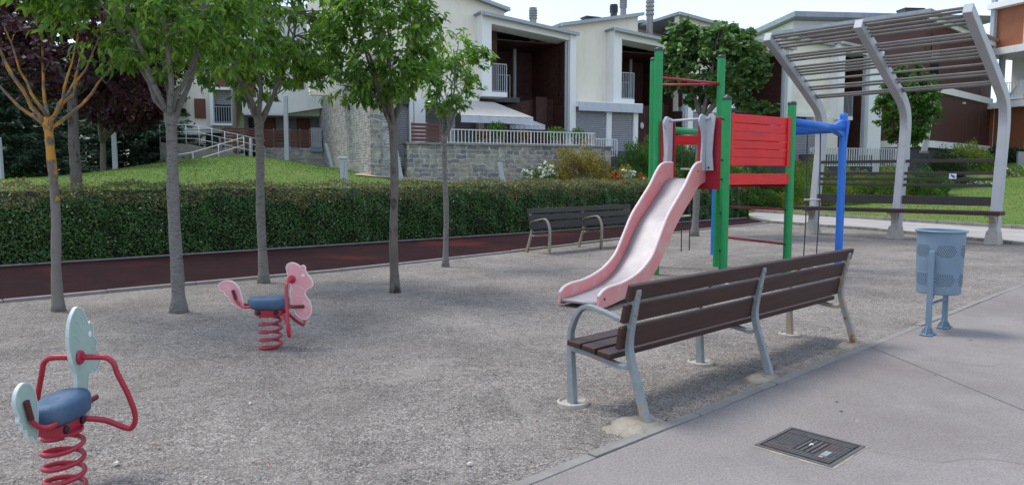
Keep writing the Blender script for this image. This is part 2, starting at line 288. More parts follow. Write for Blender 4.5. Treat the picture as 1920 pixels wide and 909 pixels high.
def gravelmat():
    m = bpy.data.materials.new('gravel'); m.use_nodes = True; t = m.node_tree; n = t.nodes; l = t.links
    b = n['Principled BSDF']; b.inputs['Roughness'].default_value = .95; b.inputs['Specular IOR Level'].default_value = .2
    tcn = n.new('ShaderNodeTexCoord')
    v = n.new('ShaderNodeTexVoronoi'); v.inputs['Scale'].default_value = 110; l.new(tcn.outputs['Object'], v.inputs['Vector'])
    sep = n.new('ShaderNodeSeparateColor'); l.new(v.outputs['Color'], sep.inputs[0])
    r = n.new('ShaderNodeValToRGB'); e = r.color_ramp.elements
    e[0].position = 0; e[0].color = (.11, .095, .083, 1); e[1].position = 1; e[1].color = (.49, .44, .395, 1)
    q = e.new(.5); q.color = (.26, .228, .204, 1); q = e.new(.85); q.color = (.34, .302, .272, 1)
    l.new(sep.outputs[0], r.inputs[0])
    a = n.new('ShaderNodeTexNoise'); a.inputs['Scale'].default_value = .9; a.inputs['Detail'].default_value = 9; a.inputs['Roughness'].default_value = .62; l.new(tcn.outputs['Object'], a.inputs['Vector'])
    mr = n.new('ShaderNodeMapRange'); mr.inputs[1].default_value = .3; mr.inputs[2].default_value = .72; mr.inputs[3].default_value = .70; mr.inputs[4].default_value = 1.30; l.new(a.outputs['Fac'], mr.inputs[0])
    mu = n.new('ShaderNodeMixRGB'); mu.blend_type = 'MULTIPLY'; mu.inputs[0].default_value = 1; l.new(r.outputs[0], mu.inputs[1]); l.new(mr.outputs[0], mu.inputs[2])
    a2 = n.new('ShaderNodeTexNoise'); a2.inputs['Scale'].default_value = 14; a2.inputs['Detail'].default_value = 6; a2.inputs['Roughness'].default_value = .7; l.new(tcn.outputs['Object'], a2.inputs['Vector'])
    mr2 = n.new('ShaderNodeMapRange'); mr2.inputs[1].default_value = .3; mr2.inputs[2].default_value = .7; mr2.inputs[3].default_value = .68; mr2.inputs[4].default_value = 1.3; l.new(a2.outputs['Fac'], mr2.inputs[0])
    mu2 = n.new('ShaderNodeMixRGB'); mu2.blend_type = 'MULTIPLY'; mu2.inputs[0].default_value = 1; l.new(mu.outputs[0], mu2.inputs[1]); l.new(mr2.outputs[0], mu2.inputs[2])
    ds = n.new('ShaderNodeTexNoise'); ds.inputs['Scale'].default_value = 1.7; ds.inputs['Detail'].default_value = 8; ds.inputs['Roughness'].default_value = .6; ds.inputs['Distortion'].default_value = 1.4; l.new(tcn.outputs['Object'], ds.inputs['Vector'])
    dm = n.new('ShaderNodeMapRange'); dm.inputs[1].default_value = .50; dm.inputs[2].default_value = .70; dm.inputs[4].default_value = .62; l.new(ds.outputs['Fac'], dm.inputs[0])
    dx = n.new('ShaderNodeMixRGB'); dx.inputs[2].default_value = (.36, .315, .28, 1); l.new(dm.outputs[0], dx.inputs[0]); l.new(mu2.outputs[0], dx.inputs[1])
    hs = n.new('ShaderNodeTexNoise'); hs.inputs['Scale'].default_value = .65; hs.inputs['Detail'].default_value = 7; hs.inputs['Distortion'].default_value = .8; l.new(tcn.outputs['Object'], hs.inputs['Vector'])
    hm = n.new('ShaderNodeMapRange'); hm.inputs[1].default_value = .50; hm.inputs[2].default_value = .72; hm.inputs[4].default_value = .40; l.new(hs.outputs['Fac'], hm.inputs[0])
    hx = n.new('ShaderNodeMixRGB'); hx.inputs[2].default_value = (.20, .175, .155, 1); l.new(hm.outputs[0], hx.inputs[0]); l.new(dx.outputs[0], hx.inputs[1])
    l.new(hx.outputs[0], b.inputs['Base Color'])
    bp = n.new('ShaderNodeBump'); bp.inputs['Distance'].default_value = .008; bp.inputs['Strength'].default_value = .9; bp.invert = True; l.new(v.outputs['Distance'], bp.inputs['Height'])
    bp2 = n.new('ShaderNodeBump'); bp2.inputs['Distance'].default_value = .045; bp2.inputs['Strength'].default_value = .7; l.new(a2.outputs['Fac'], bp2.inputs['Height']); l.new(bp.outputs[0], bp2.inputs['Normal'])
    l.new(bp2.outputs[0], b.inputs['Normal'])
    return m
M['gravel'] = gravelmat()
M['grass'] = mat('lawn_grass', (.075, .145, .028), .9, (.145, .225, .052), 9, 8, .3, .7, .05, 25, col3=(.19, .21, .06), scale3=.5, lo3=.45, hi3=.75, spec=.15)
M['earth'] = mat('sandy_path', (.42, .33, .24), .95, (.34, .27, .20), 3, 7, .35, .7, .005, 30)

# ------------------------------------------------------------------ terrain
def sm(x, a, b):
    t = min(1, max(0, (x-a)/(b-a))); return t*t*(3-2*t)
HF = [(-14, 15.65), (-8, 15.3), (2.2, 14.56), (9.7, 13.9), (12.9, 13.64), (23.8, 13.19), (60, 12.4)]
KL = [(-14, 10.75), (-8, 10.6), (1.6, 10.42), (6, 10.22), (9.9, 10.42), (16.2, 11.02), (21.6, 11.25), (60, 12)]
def interp(T, u):
    if u <= T[0][0]: return T[0][1]
    for (a, b), (c, d) in zip(T, T[1:]):
        if u <= c: return b+(d-b)*(u-a)/(c-a)
    return T[-1][1]
def lawn_edge(v): return 23.7+(v-5.2)*.35
def ground(x, y):
    u, v = touv(x, y); p = v-interp(HF, u)
    A = 1.0*sm(p, .5, 2.6)+.42*sm(p, 3.2, 6.5)
    A += .72*math.exp(-((x+9.2)/3.6)**2-((y-25)/4.5)**2)-.28*sm(-x, 11, 17)*sm(p, 2, 5)
    A *= 1-sm(u-.8*(v-13), 22.5, 27)
    q = u-lawn_edge(v); B = 0
    if q > -.3: B = min(2.3, .06*sm(q, -.3, .2)+max(0, q)*.098)
    return max(A, B)-.035
def grid(name, xs, ys, zf, m, **k):
    mb = MB(); nx, ny = len(xs), len(ys)
    mb.v = [(x, y, zf(x, y)) for y in ys for x in xs]
    mb.f = [(j*nx+i, j*nx+i+1, (j+1)*nx+i+1, (j+1)*nx+i) for j in range(ny-1) for i in range(nx-1)]
    o = mb.build(name, m, smooth=True); tag(o, kind='structure'); return o
xs = [-400, -200, -100, -60]+[x*.5 for x in range(-80, 101)]+[60, 80, 120, 200, 400]
ys = [-40, -20, -8]+[y*.5 for y in range(-8, 121)]+[66, 76, 100, 160, 400]
grid('lawn', xs, ys, ground, M['grass'])
def sheet(name, poly, z, m, cuts=0):
    """flat polygon in uv coordinates"""
    mb = MB(); mb.add([(*uv(a, b), z) for a, b in poly], [tuple(range(len(poly)))])
    o = mb.build(name, m); tag(o, kind='structure'); return o
gedge = [(16.5, -1.0), (17.9, 2.2), (18.9, 4.1), (20.8, 7.7), (21.9, 11.4)]
sheet('gravel_ground', [(-14, 2.53)]+[(18.05, 2.53), (18.9, 4.1), (20.8, 7.7), (21.7, 11.2)]+[(a, b-.04) for a, b in KL[::-1] if a < 21.7], 0, M['gravel'])
sheet('pavement', [(-14, -30), (60, -30), (60, 2.445), (-14, 2.445)], .012, M['pave'])
def strip(name, pts, w, h, m, z0=-.05):
    """kerb strip along a uv polyline, a real step of height h"""
    mb = MB(); P = [Vector((*uv(a, b), 0)) for a, b in pts]; vs = []; n = len(P)
    for i, p in enumerate(P):
        d = (P[min(i+1, n-1)]-P[max(i-1, 0)]).normalized(); s = Vector((-d.y, d.x, 0))*w/2
        vs += [p-s+Vector((0, 0, z0)), p+s+Vector((0, 0, z0)), p+s+Vector((0, 0, h)), p-s+Vector((0, 0, h))]
    fs = [(i*4+a, i*4+(a+1) % 4, (i+1)*4+(a+1) % 4, (i+1)*4+a) for i in range(n-1) for a in range(4)]
    mb.add(vs, fs+[(3, 2, 1, 0), tuple((n-1)*4+a for a in range(4))])
    o = mb.build(name, m, bevel=.008); tag(o, kind='structure'); return o
def seg_kerb(name, pts, w, h, m, L_=1.0, seed=1):
    """kerb of separate stones (small joints), all one setting object"""
    rr = random.Random(seed); P = [Vector((*uv(a, b), 0)) for a, b in pts]; mb = MB()
    for a, b in zip(P, P[1:]):
        D = (b-a).length; k = max(1, round(D/L_)); d = (b-a).normalized(); s = Vector((-d.y, d.x, 0))
        for i in range(k):
            p = a+d*(i*D/k+.006)+s*rr.uniform(-.008, .008); q = a+d*((i+1)*D/k-.006)+s*rr.uniform(-.008, .008); hh = h+rr.uniform(-.006, .006)
            mb.bar(p+Vector((0, 0, (hh-.06)/2)), q+Vector((0, 0, (hh-.06)/2)), w, hh+.06)
    o = mb.build(name, m, bevel=.006); tag(o, kind='structure'); return o
seg_kerb('pavement_kerb', [(-14, 2.485), (17.9, 2.485)], .07, .016, M['kerb'], 1.0, 2)
KLs = [p for p in KL if p[0] < 25]
seg_kerb('track_kerb', KLs, .09, .035, M['kerb'], 1.0, 3)
tr = [(a, b+.05) for a, b in KLs]+[(23.9, 13.0)]+[(a, b-.06) for a, b in HF[::-1] if a < 23]
sheet('running_track', tr, .008, M['rubber'])
strip('track_edging', [(a, b-.03) for a, b in HF if a < 24], .05, .03, M['kerb'])
# path beyond the gravel, its kerbs
pe = [(16.0, -2.0), (17.98, 2.4), (18.9, 4.15), (20.85, 7.7), (21.9, 11.3), (24.2, 13.2), (27.5, 17)]
le = [(lawn_edge(v), v) for v in (-6, 2.4, 5.2, 9.3, 13, 17)]
sheet('path', pe[1:]+le[::-1][:-1], .05, M['path'])
seg_kerb('path_edging', pe[1:5]+[(23.6, 12.9)], .12, .075, M['darkkerb'], .8, 4)
seg_kerb('lawn_kerb', le[1:], .14, .15, M['darkkerb'], 1.0, 5)
# ground under the hedge
def hedge_ground():
    mb = MB(); us = [-14+i*.5 for i in range(77)]; us = [u for u in us if u <= 23.9]
    mb.v = [(*uv(u, interp(HF, u)+dv), .02) for u in us for dv in (0, 1.2)]
    mb.f = [(2*i, 2*i+1, 2*i+3, 2*i+2) for i in range(len(us)-1)]
    tag(mb.build('hedge_soil', mat('dark_soil', (.06, .045, .035), 1, (.10, .08, .06), 6)), kind='structure')
hedge_ground()
GRASS = []
# sandy path at the foot of the stone wall, draped on the terrain
def drape(name, x0, x1, y0, y1, n, m, lift=.02, skew=0):
    xs = [x0+(x1-x0)*i/n for i in range(n+1)]
    mb = MB(); rows = 8
    mb.v = [(x, y0+(y1-y0)*j/rows+(x-x0)*skew, ground(x, y0+(y1-y0)*j/rows+(x-x0)*skew)+lift) for x in xs for j in range(rows+1)]
    mb.f = [(i*(rows+1)+j, i*(rows+1)+j+1, (i+1)*(rows+1)+j+1, (i+1)*(rows+1)+j) for i in range(n) for j in range(rows)]
    tag(mb.build(name, m, smooth=True), kind='structure')
drape('sandy_path', -4.8, 5.5, 22.6, 24.4, 40, M['earth'], .03, .42)

# pebbles lying on the gravel: one uncountable mass
def pebbles():
    r = np.random.default_rng(4); n = 52000
    D = 2.2+9.5*r.random(n)**1.5; a = (r.random(n)-.5)*1.55
    X = D*a; Y = D
    u = UX*X+UY*Y; v = -UY*X+UX*Y
    k = (v > 2.56) & (v < 10.1); X, Y = X[k], Y[k]; n = len(X)
    s = (.0018+.0035*r.random(n)**2)*(1+.06*Y)
    base = np.array([(1, 0, 0), (0, 1, 0), (-1, 0, 0), (0, -1, 0), (0, 0, .8), (0, 0, -.6)])
    ang = r.random(n)*6.28; ca, sa = np.cos(ang), np.sin(ang); st = .6+.8*r.random((n, 1))
    vx = base[None, :, 0]*s[:, None]*st; vy = base[None, :, 1]*s[:, None]; vz = base[None, :, 2]*s[:, None]*.8
    P = np.stack([X[:, None]+vx*ca[:, None]-vy*sa[:, None], Y[:, None]+vx*sa[:, None]+vy*ca[:, None], vz+s[:, None]*.3], 2).reshape(-1, 3)
    tri = np.array([(0, 1, 4), (1, 2, 4), (2, 3, 4), (3, 0, 4)]); F = (tri[None]+6*np.arange(n)[:, None, None]).reshape(-1, 3)
    o = raw_mesh('gravel_stones', P, F, None, peb); attr(o, np.repeat(r.random(n), 4))
    tag(o, 'fine grey and beige gravel stones scattered over the playground floor', 'gravel', kind='stuff')
def raw_mesh(name, P, F, parent, m, nside=3):
    me = bpy.data.meshes.new(name); me.vertices.add(len(P)); me.vertices.foreach_set('co', np.asarray(P, dtype=np.float32).ravel())
    F = np.asarray(F, dtype=np.int32); me.loops.add(F.size); me.loops.foreach_set('vertex_index', F.ravel())
    me.polygons.add(len(F)); me.polygons.foreach_set('loop_start', np.arange(len(F), dtype=np.int32)*F.shape[1])
    me.polygons.foreach_set('loop_total', np.full(len(F), F.shape[1], dtype=np.int32))
    me.update(calc_edges=True); me.validate(); me.materials.append(m)
    o = bpy.data.objects.new(name, me); C.objects.link(o)
    if parent: o.parent = parent
    return o
def attr(o, vals, name='rnd'):
    a = o.data.attributes.new(name, 'FLOAT', 'FACE'); a.data.foreach_set('value', np.asarray(vals, dtype=np.float32))
peb = G('pebble', [(0, (.12, .105, .10)), (.5, (.28, .26, .24)), (.9, (.42, .40, .37)), (1, (.6, .58, .54))], 0, .9)
pebbles()

# ------------------------------------------------------------------ foliage
CHERRY = (np.array([(0, 0, 0), (.30, .165, .05), (.28, 0, -.01), (.30, -.165, .05), (.62, .155, .0), (.62, 0, -.05), (.62, -.155, .0), (1, 0, -.18)]),
          [(0, 2, 1), (0, 3, 2), (1, 2, 5), (1, 5, 4), (2, 3, 6), (2, 6, 5), (4, 5, 7), (5, 6, 7)])
ROUND = (np.array([(0, 0, 0), (.25, .40, .04), (.7, .42, 0), (1, 0, -.08), (.7, -.42, 0), (.25, -.40, .04), (.5, 0, -.04)]),
         [(0, 6, 1), (1, 6, 2), (2, 6, 3), (3, 6, 4), (4, 6, 5), (5, 6, 0)])
SIMPLE = (np.array([(0, 0, 0), (.5, .26, .05), (1, 0, 0), (.5, -.26, .05)]), [(0, 2, 1), (0, 3, 2)])
NEEDLE = (np.array([(0, 0, 0), (.5, .13, .02), (1, 0, -.05), (.5, -.13, .02)]), [(0, 2, 1), (0, 3, 2)])
def leaves(name, pos, dirs, size, tmpl, m, parent, rng, rnd=None, up=(0, 0, 1), roll=.6):
    """one mesh of many leaf-sized faces; dirs = direction of each leaf from its stalk"""
    pos = np.asarray(pos, float); d = np.asarray(dirs, float); n = len(pos)
    d = d/np.maximum(np.linalg.norm(d, axis=1, keepdims=True), 1e-6)
    upv = np.array(up, float)[None]+rng.normal(0, roll, (n, 3))
    s = np.cross(upv, d); s /= np.maximum(np.linalg.norm(s, axis=1, keepdims=True), 1e-6); t = np.cross(d, s)
    T, F = tmpl; sz = np.asarray(size)*np.ones(n)
    P = pos[:, None]+sz[:, None, None]*(T[None, :, 0:1]*d[:, None]+T[None, :, 1:2]*s[:, None]+T[None, :, 2:3]*t[:, None])
    Fa = (np.array(F)[None]+len(T)*np.arange(n)[:, None, None]).reshape(-1, 3)
    off = np.array(parent.location) if parent else np.zeros(3)
    o = raw_mesh(name, P.reshape(-1, 3)-off, Fa, parent, m)
    if rnd is None: rnd = rng.random(n)
    attr(o, np.repeat(rnd, len(F))); return o
def bez(a, b, c, n):
    return [a*(1-t)**2+b*2*t*(1-t)+c*t*t for t in [i/(n-1) for i in range(n)]]

def tree(name, base, fork, r0, crown, label, cat='tree', group=None, seed=1, limbs=6, nsec=26, ntwig=170, per=15, lsize=.105,
         lm='leaf', tm=CHERRY, bark='bark', barktop=None, lean=(0, 0), droop=.55, gap=.35, limb_z=None, tone=.0, vary=.28, lr=.62):
    """crown: list of (centre, radii, weight). Trunk, limbs grown towards points through the crown's volume, twigs, and leaves on the twigs."""
    rng = np.random.default_rng(seed); rr = random.Random(seed)
    root = empty(name, base, 0, label, cat, group); B = Vector(base)
    # trunk with uneven girth
    top = Vector((B.x+lean[0], B.y+lean[1], fork)); k = 26; pts = []; rad = []
    for i in range(k):
        t = i/(k-1); p = B.lerp(top, t); p += Vector((math.sin(t*5+seed), math.cos(t*4+seed*2), 0))*.018*math.sin(math.pi*t)
        pts.append(p-Vector((0, 0, .05 if i == 0 else 0))); rad.append(r0*(1.55-.38*min(1, t*18)-.17*min(1, t*5))*(1-.18*t)*(1+rr.uniform(-.07, .07))+(.012 if t > .93 else 0))
    mb = MB(base); mb.tube(pts, rad, 14); trunk = mb.build('trunk', M[bark], root, smooth=True)
    # sampled targets
    tot = sum(c[2] for c in crown)
    def sample(n, shell=0):
        out = []
        while len(out) < n:
            q = rr.uniform(0, tot); 
            for c in crown:
                q -= c[2]
                if q <= 0: break
            d = Vector((rr.gauss(0, 1), rr.gauss(0, 1), rr.gauss(0, 1))).normalized(); s = rr.uniform(shell, 1)**(1/2.2)
            p = Vector((c[0][0]+d.x*c[1][0]*s, c[0][1]+d.y*c[1][1]*s, c[0][2]+d.z*c[1][2]*s))
            nzv = math.sin(p.x*4.1+seed)*math.sin(p.y*3.7+seed*1.3)*math.sin(p.z*4.5+seed*.7)
            if nzv > gap and rr.random() < .85: continue
            out.append(p)
        return out
    nodes = []; nrad = []
    lb = MB(base)
    cc = crown[0][0]; cr_ = crown[0][1]
    ltop = limb_z or (cc[2]+cr_[2]*.5)
    for i in range(limbs):
        a = 2*math.pi*(i+rr.uniform(-.3, .3))/limbs; f = rr.uniform(.35, .8)
        end = Vector((cc[0]+math.cos(a)*cr_[0]*f, cc[1]+math.sin(a)*cr_[1]*f, ltop+rr.uniform(-.25, .25)))
        st = top-Vector((0, 0, rr.uniform(0, .18)))
        mid = st.lerp(end, .45)+Vector((math.cos(a)*cr_[0]*.12, math.sin(a)*cr_[1]*.12, -.12*(end.z-st.z)))
        P = bez(st, mid, end, 9); P = [p+Vector((rr.gauss(0, .012), rr.gauss(0, .012), 0))*(1 if 0 < j < 8 else 0) for j, p in enumerate(P)]
        ra = [r0*(lr-lr*.74*j/8)*rr.uniform(.92, 1.08) for j in range(9)]
        lb.tube(P, ra, 8)
        nodes += P[1:]; nrad += ra[1:]
    for tg in sample(nsec):
        j = min(range(len(nodes)), key=lambda q: (nodes[q]-tg).length+(.5 if nodes[q].z > tg.z else 0)); st = nodes[j]
        mid = st.lerp(tg, .5)+Vector((rr.gauss(0, .04), rr.gauss(0, .04), rr.uniform(-.02, .1))); P = bez(st, mid, tg, 6)
        r1 = min(nrad[j]*.7, r0*.2); lb.tube(P, [r1*(1-.65*q/5) for q in range(6)], 6, cap=False)
        nodes += P[2:]; nrad += [r1*(1-.65*q/5) for q in range(2, 6)]
    lb.build('limbs', M[barktop or bark], root, smooth=True)
    tb = MB(base); lp = []; ld = []; lrn = []; nn = len(nodes)
    C0 = Vector(cc)
    for tg in sample(ntwig, .25):
        j = min(range(nn), key=lambda q: (nodes[q]-tg).length); st = nodes[j]
        mid = st.lerp(tg, .5)+Vector((0, 0, rr.uniform(0, .08))); P = bez(st, mid, tg, 5)
        tb.tube(P, [max(.0022, min(nrad[j]*.5, .008)*(1-.7*q/4)) for q in range(5)], 4, cap=False)
        tone_t = rr.gauss(0, .13)
        out = (tg-C0); out.z *= .3
        if out.length > 0: out.normalize()
        for _ in range(per):
            t = rr.uniform(.25, 1.05)**.8; p = st.lerp(tg, t)*(1-t*0)+Vector((rr.gauss(0, .035), rr.gauss(0, .035), rr.gauss(0, .03)))
            d = Vector((rr.gauss(0, .7), rr.gauss(0, .7), rr.gauss(-droop, .35)))+out*.35
            lp.append(p); ld.append(d)
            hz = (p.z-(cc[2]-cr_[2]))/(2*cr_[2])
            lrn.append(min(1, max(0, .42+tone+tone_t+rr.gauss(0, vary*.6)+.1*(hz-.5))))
    tb.build('twigs', M['twig'], root)
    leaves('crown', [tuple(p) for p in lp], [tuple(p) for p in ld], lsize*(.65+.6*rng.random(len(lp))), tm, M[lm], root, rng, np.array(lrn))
    return root
lich = mat('lichen_bark', (.17, .145, .12), .9, (.38, .19, .035), 11, 7, .48, .56, .008, 30, col3=(.50, .27, .055), scale3=4.5, lo3=.50, hi3=.58)
M['lichen'] = lich
def lichtrunk():
    m = bpy.data.materials.new('trunk_lichen_above'); m.use_nodes = True; t = m.node_tree; n = t.nodes; l = t.links; b = n['Principled BSDF']; b.inputs['Roughness'].default_value = .9
    tcn = n.new('ShaderNodeTexCoord'); a = n.new('ShaderNodeTexNoise'); a.inputs['Scale'].default_value = 7; a.inputs['Detail'].default_value = 7; l.new(tcn.outputs['Object'], a.inputs['Vector'])
    sp = n.new('ShaderNodeSeparateXYZ'); l.new(tcn.outputs['Object'], sp.inputs[0])
    mr = n.new('ShaderNodeMapRange'); mr.inputs[1].default_value = 1.15; mr.inputs[2].default_value = 1.75; mr.inputs[3].default_value = -.20; mr.inputs[4].default_value = .11; l.new(sp.outputs['Z'], mr.inputs[0])
    ad = n.new('ShaderNodeMath'); l.new(a.outputs['Fac'], ad.inputs[0]); l.new(mr.outputs[0], ad.inputs[1])
    r = n.new('ShaderNodeValToRGB'); e = r.color_ramp.elements; e[0].position = .5; e[0].color = (.13, .11, .095, 1); e[1].position = .58; e[1].color = (.50, .24, .04, 1); q = e.new(.35); q.color = (.19, .17, .15, 1)
    l.new(ad.outputs[0], r.inputs[0]); l.new(r.outputs[0], b.inputs['Base Color'])
    bp = n.new('ShaderNodeBump'); bp.inputs['Distance'].default_value = .012; l.new(a.outputs['Fac'], bp.inputs['Height']); l.new(bp.outputs[0], b.inputs['Normal'])
    return m
M['lichtrunk'] = lichtrunk()
GT = 'trees planted in the gravel along the running track'
tree('lichened_tree', (-5.02, 8.11, 0), 2.12, .052, [((-5.1, 8.15, 3.45), (1.05, .9, .75), 1)], 'slim tree with orange lichen on its trunk and bare forked limbs, leftmost in the gravel', group=GT,
     seed=5, limbs=9, nsec=34, ntwig=110, per=10, lsize=.055, lm='purple', tm=ROUND, bark='lichtrunk', barktop='lichen', gap=.5, limb_z=3.2, lr=.42)
tree('cherry_tree', (-3.66, 8.04, 0), 2.16, .068, [((-3.85, 8.0, 3.65), (1.3, 1.3, 1.12), 1), ((-4.55, 7.5, 3.4), (.55, .5, .34), .14), ((-2.95, 7.9, 2.95), (.5, .5, .45), .14)],
     'tree with pale thick straight trunk and wide leafy crown, behind the left spring rider', group=GT, seed=2, limbs=7, nsec=44, ntwig=520, per=17, lsize=.108, lm='leaf', bark='bark', gap=.4, tone=.06, lr=.5)
tree('cherry_tree', (-3.47, 10.27, 0), 2.3, .064, [((-3.5, 10.2, 3.7), (1.3, 1.15, 1.2), 1), ((-2.6, 10.0, 2.85), (.4, .4, .35), .08)],
     'tree with smooth grey trunk standing right behind the pink spring rider', group=GT, seed=3, limbs=7, nsec=40, ntwig=480, per=17, lsize=.112, lm='leaf', gap=.4, tone=.05, lr=.5)
tree('cherry_tree', (-1.5, 9.42, 0), 2.2, .058, [((-1.62, 9.4, 3.28), (.78, .8, .98), 1), ((-2.1, 9.2, 2.5), (.42, .4, .20), .10)],
     'tree with dark rough brown trunk and low drooping leaves, right of the pink spring rider', group=GT, seed=4, limbs=6, nsec=30, ntwig=340, per=17, lsize=.11, lm='leaf', bark='barkbrown', gap=.42, tone=-.02, lr=.5)
tree('cherry_tree', (-1.09, 12.09, 0), 2.15, .046, [((-1.0, 12.1, 3.12), (.56, .55, .72), 1), ((-.45, 12.0, 3.35), (.25, .25, .22), .1)],
     'smallest and thinnest tree of the gravel row, sparse crown before the cream wall', group=GT, seed=6, limbs=5, nsec=22, ntwig=150, per=13, lsize=.105, lm='leaf', gap=.3, tone=.05, lr=.5)
tree('round_leaved_tree', (4.49, 18.2, 0), 3.0, .085, [((4.85, 18.2, 4.15), (1.35, 1.2, 1.0), 1), ((4.1, 18.1, 4.8), (.5, .5, .42), .12), ((5.9, 18.1, 3.2), (.5, .4, .2), .06)],
     'tree with dense round leaves behind the climbing tower, before a dark brick recess', seed=8, limbs=7, nsec=34, ntwig=560, per=24, lsize=.105, lm='round', tm=ROUND, lean=(.12, 0), gap=.4, droop=.25)
tree('purple_plum_tree', (-8.9, 15.2, .95), 3.2, .11, [((-8.9, 15.8, 4.6), (2.7, 1.9, 1.85), 1)], 'purple leaved tree with greenish grey trunk on the lawn just behind the hedge',
     seed=9, limbs=7, nsec=40, ntwig=900, per=26, lsize=.095, lm='purple', tm=ROUND, bark='barkbrown', gap=.6)
tree('purple_plum_tree', (-12.6, 23.0, 1.3), 2.6, .09, [((-11.6, 22.5, 4.1), (1.5, 1.3, 1.3), 1)], 'smaller purple leaved tree farther back, beside the tall white post',
     seed=10, limbs=6, nsec=30, ntwig=520, per=26, lsize=.10, lm='purple', tm=ROUND, bark='twig', gap=.6)
tree('broadleaf_tree', (-19.5, 27, 1.0), 3.2, .18, [((-19.5, 26.5, 5.6), (3.4, 3, 3.0), 1)], 'bright green broadleaf tree at the left edge behind the dark conifer',
     seed=11, limbs=7, nsec=34, ntwig=800, per=26, lsize=.19, lm='broad', tm=SIMPLE, bark='barkbrown', gap=.5)
tree('broadleaf_tree', (-14.6, 31.5, 1.6), 3.6, .18, [((-14.6, 31, 6.0), (3.6, 2.8, 3.6), 1)], 'tall green broadleaf tree behind the two purple trees',
     seed=12, limbs=7, nsec=34, ntwig=800, per=26, lsize=.19, lm='broad', tm=SIMPLE, bark='barkbrown', gap=.5)
tree('broadleaf_tree', (16.75, 32, 2.0), 2.6, .09, [((16.9, 32, 4.5), (1.35, 1.2, 1.9), 1)], 'narrow green tree standing behind the pergola before the brown apartment block',
     seed=14, limbs=6, nsec=30, ntwig=420, per=26, lsize=.17, lm='broad', tm=SIMPLE, bark='barkbrown', gap=.5)

def conifer(base, H, Rw, label, seed, low=.5):
    rr = random.Random(seed); rng = np.random.default_rng(seed)
    root = empty('conifer_tree', base, 0, label, 'tree', 'dark conifers behind the lawn mound'); B = Vector(base)
    MB(base).tube([B-Vector((0, 0, .1)), B+Vector((.03, 0, H*.5)), B+Vector((0, 0, H))], [.13, .08, .02], 10).build('trunk', M['barkbrown'], root, smooth=True)
    br = MB(base); lp = []; ld = []
    z = low
    while z < H-.1:
        f = 1-(z-low)/(H-low); L_ = Rw*(.25+.75*f**.8)
        for k in range(9):
            a = rr.uniform(0, 6.28); l = L_*rr.uniform(.7, 1.08); s = B+Vector((0, 0, z+rr.uniform(-.1, .1)))
            e = s+Vector((math.cos(a)*l, math.sin(a)*l, rr.uniform(-.12, .1)*l)); P = bez(s, s.lerp(e, .5)+Vector((0, 0, -.1*l)), e, 5)
            br.tube(P, [.018, .014, .011, .008, .004], 4, cap=False)
            sd_ = Vector((-math.sin(a), math.cos(a), 0))
            for q in range(int(120*l/Rw)+30):
                t = rr.uniform(.12, 1); p = s.lerp(e, t)+sd_*rr.gauss(0, .16*l*(1.1-t))+Vector((0, 0, -.1*l*2*t*(1-t)+rr.gauss(0, .03)))
                d = Vector((math.cos(a), math.sin(a), -.25))+sd_*rr.gauss(0, .8)+Vector((0, 0, rr.gauss(0, .3)))
                lp.append(tuple(p)); ld.append(tuple(d))
        z += H*.035
    br.build('branches', M['twig'], root)
    leaves('crown', lp, ld, .22*(.6+.7*rng.random(len(lp))), NEEDLE, M['conifer'], root, rng, rng.random(len(lp)))
conifer((-16.2, 23.5, .98), 4.6, 2.7, 'dark conifer at the left edge with a bare grey stem foot', 21, .6)
conifer((-14.0, 27.5, 1.2), 4.6, 3.0, 'wide dark conifer behind the tall white post on the lawn', 22, .4)
conifer((-20.5, 33.0, 1.1), 5.5, 3.2, 'dark conifer farthest back, between the two nearer conifers', 23, .3)

def turf(name, x0, x1, y0, y1, n, seed, ok):
    rng = np.random.default_rng(seed); X = x0+(x1-x0)*rng.random(n*2); Y = y0+(y1-y0)*rng.random(n*2); P = []
    for x, y in zip(X, Y):
        if ok(*touv(x, y)): P.append((x, y, ground(x, y)-.01))
        if len(P) >= n: break
    P = np.array(P); n = len(P); d = rng.normal(0, .8, (n, 3)); d[:, 2] = 1
    o = leaves(name, P, d, .034*(.6+.9*rng.random(n)), SIMPLE, M['turf'], None, rng, np.clip(.5+.3*np.sin(P[:, 0]*1.7+P[:, 1]*.9)+.25*rng.normal(0, 1, n), 0, 1))
    return o
M['turf'] = G('turf_blades', [(0, (.075, .15, .028)), (.5, (.105, .185, .036)), (1, (.16, .235, .06))], .35, .6)
tag(turf('grass', -19, -2, 15, 30, 90000, 71, lambda u, v: v-interp(HF, u) > 1.5), 'short mown grass covering the lawn mound behind the hedge', 'grass', kind='stuff')
tag(turf('grass', 9, 32, 18, 42, 110000, 72, lambda u, v: u-lawn_edge(v) > .15), 'mown grass of the right lawn behind the pergola', 'grass', kind='stuff')

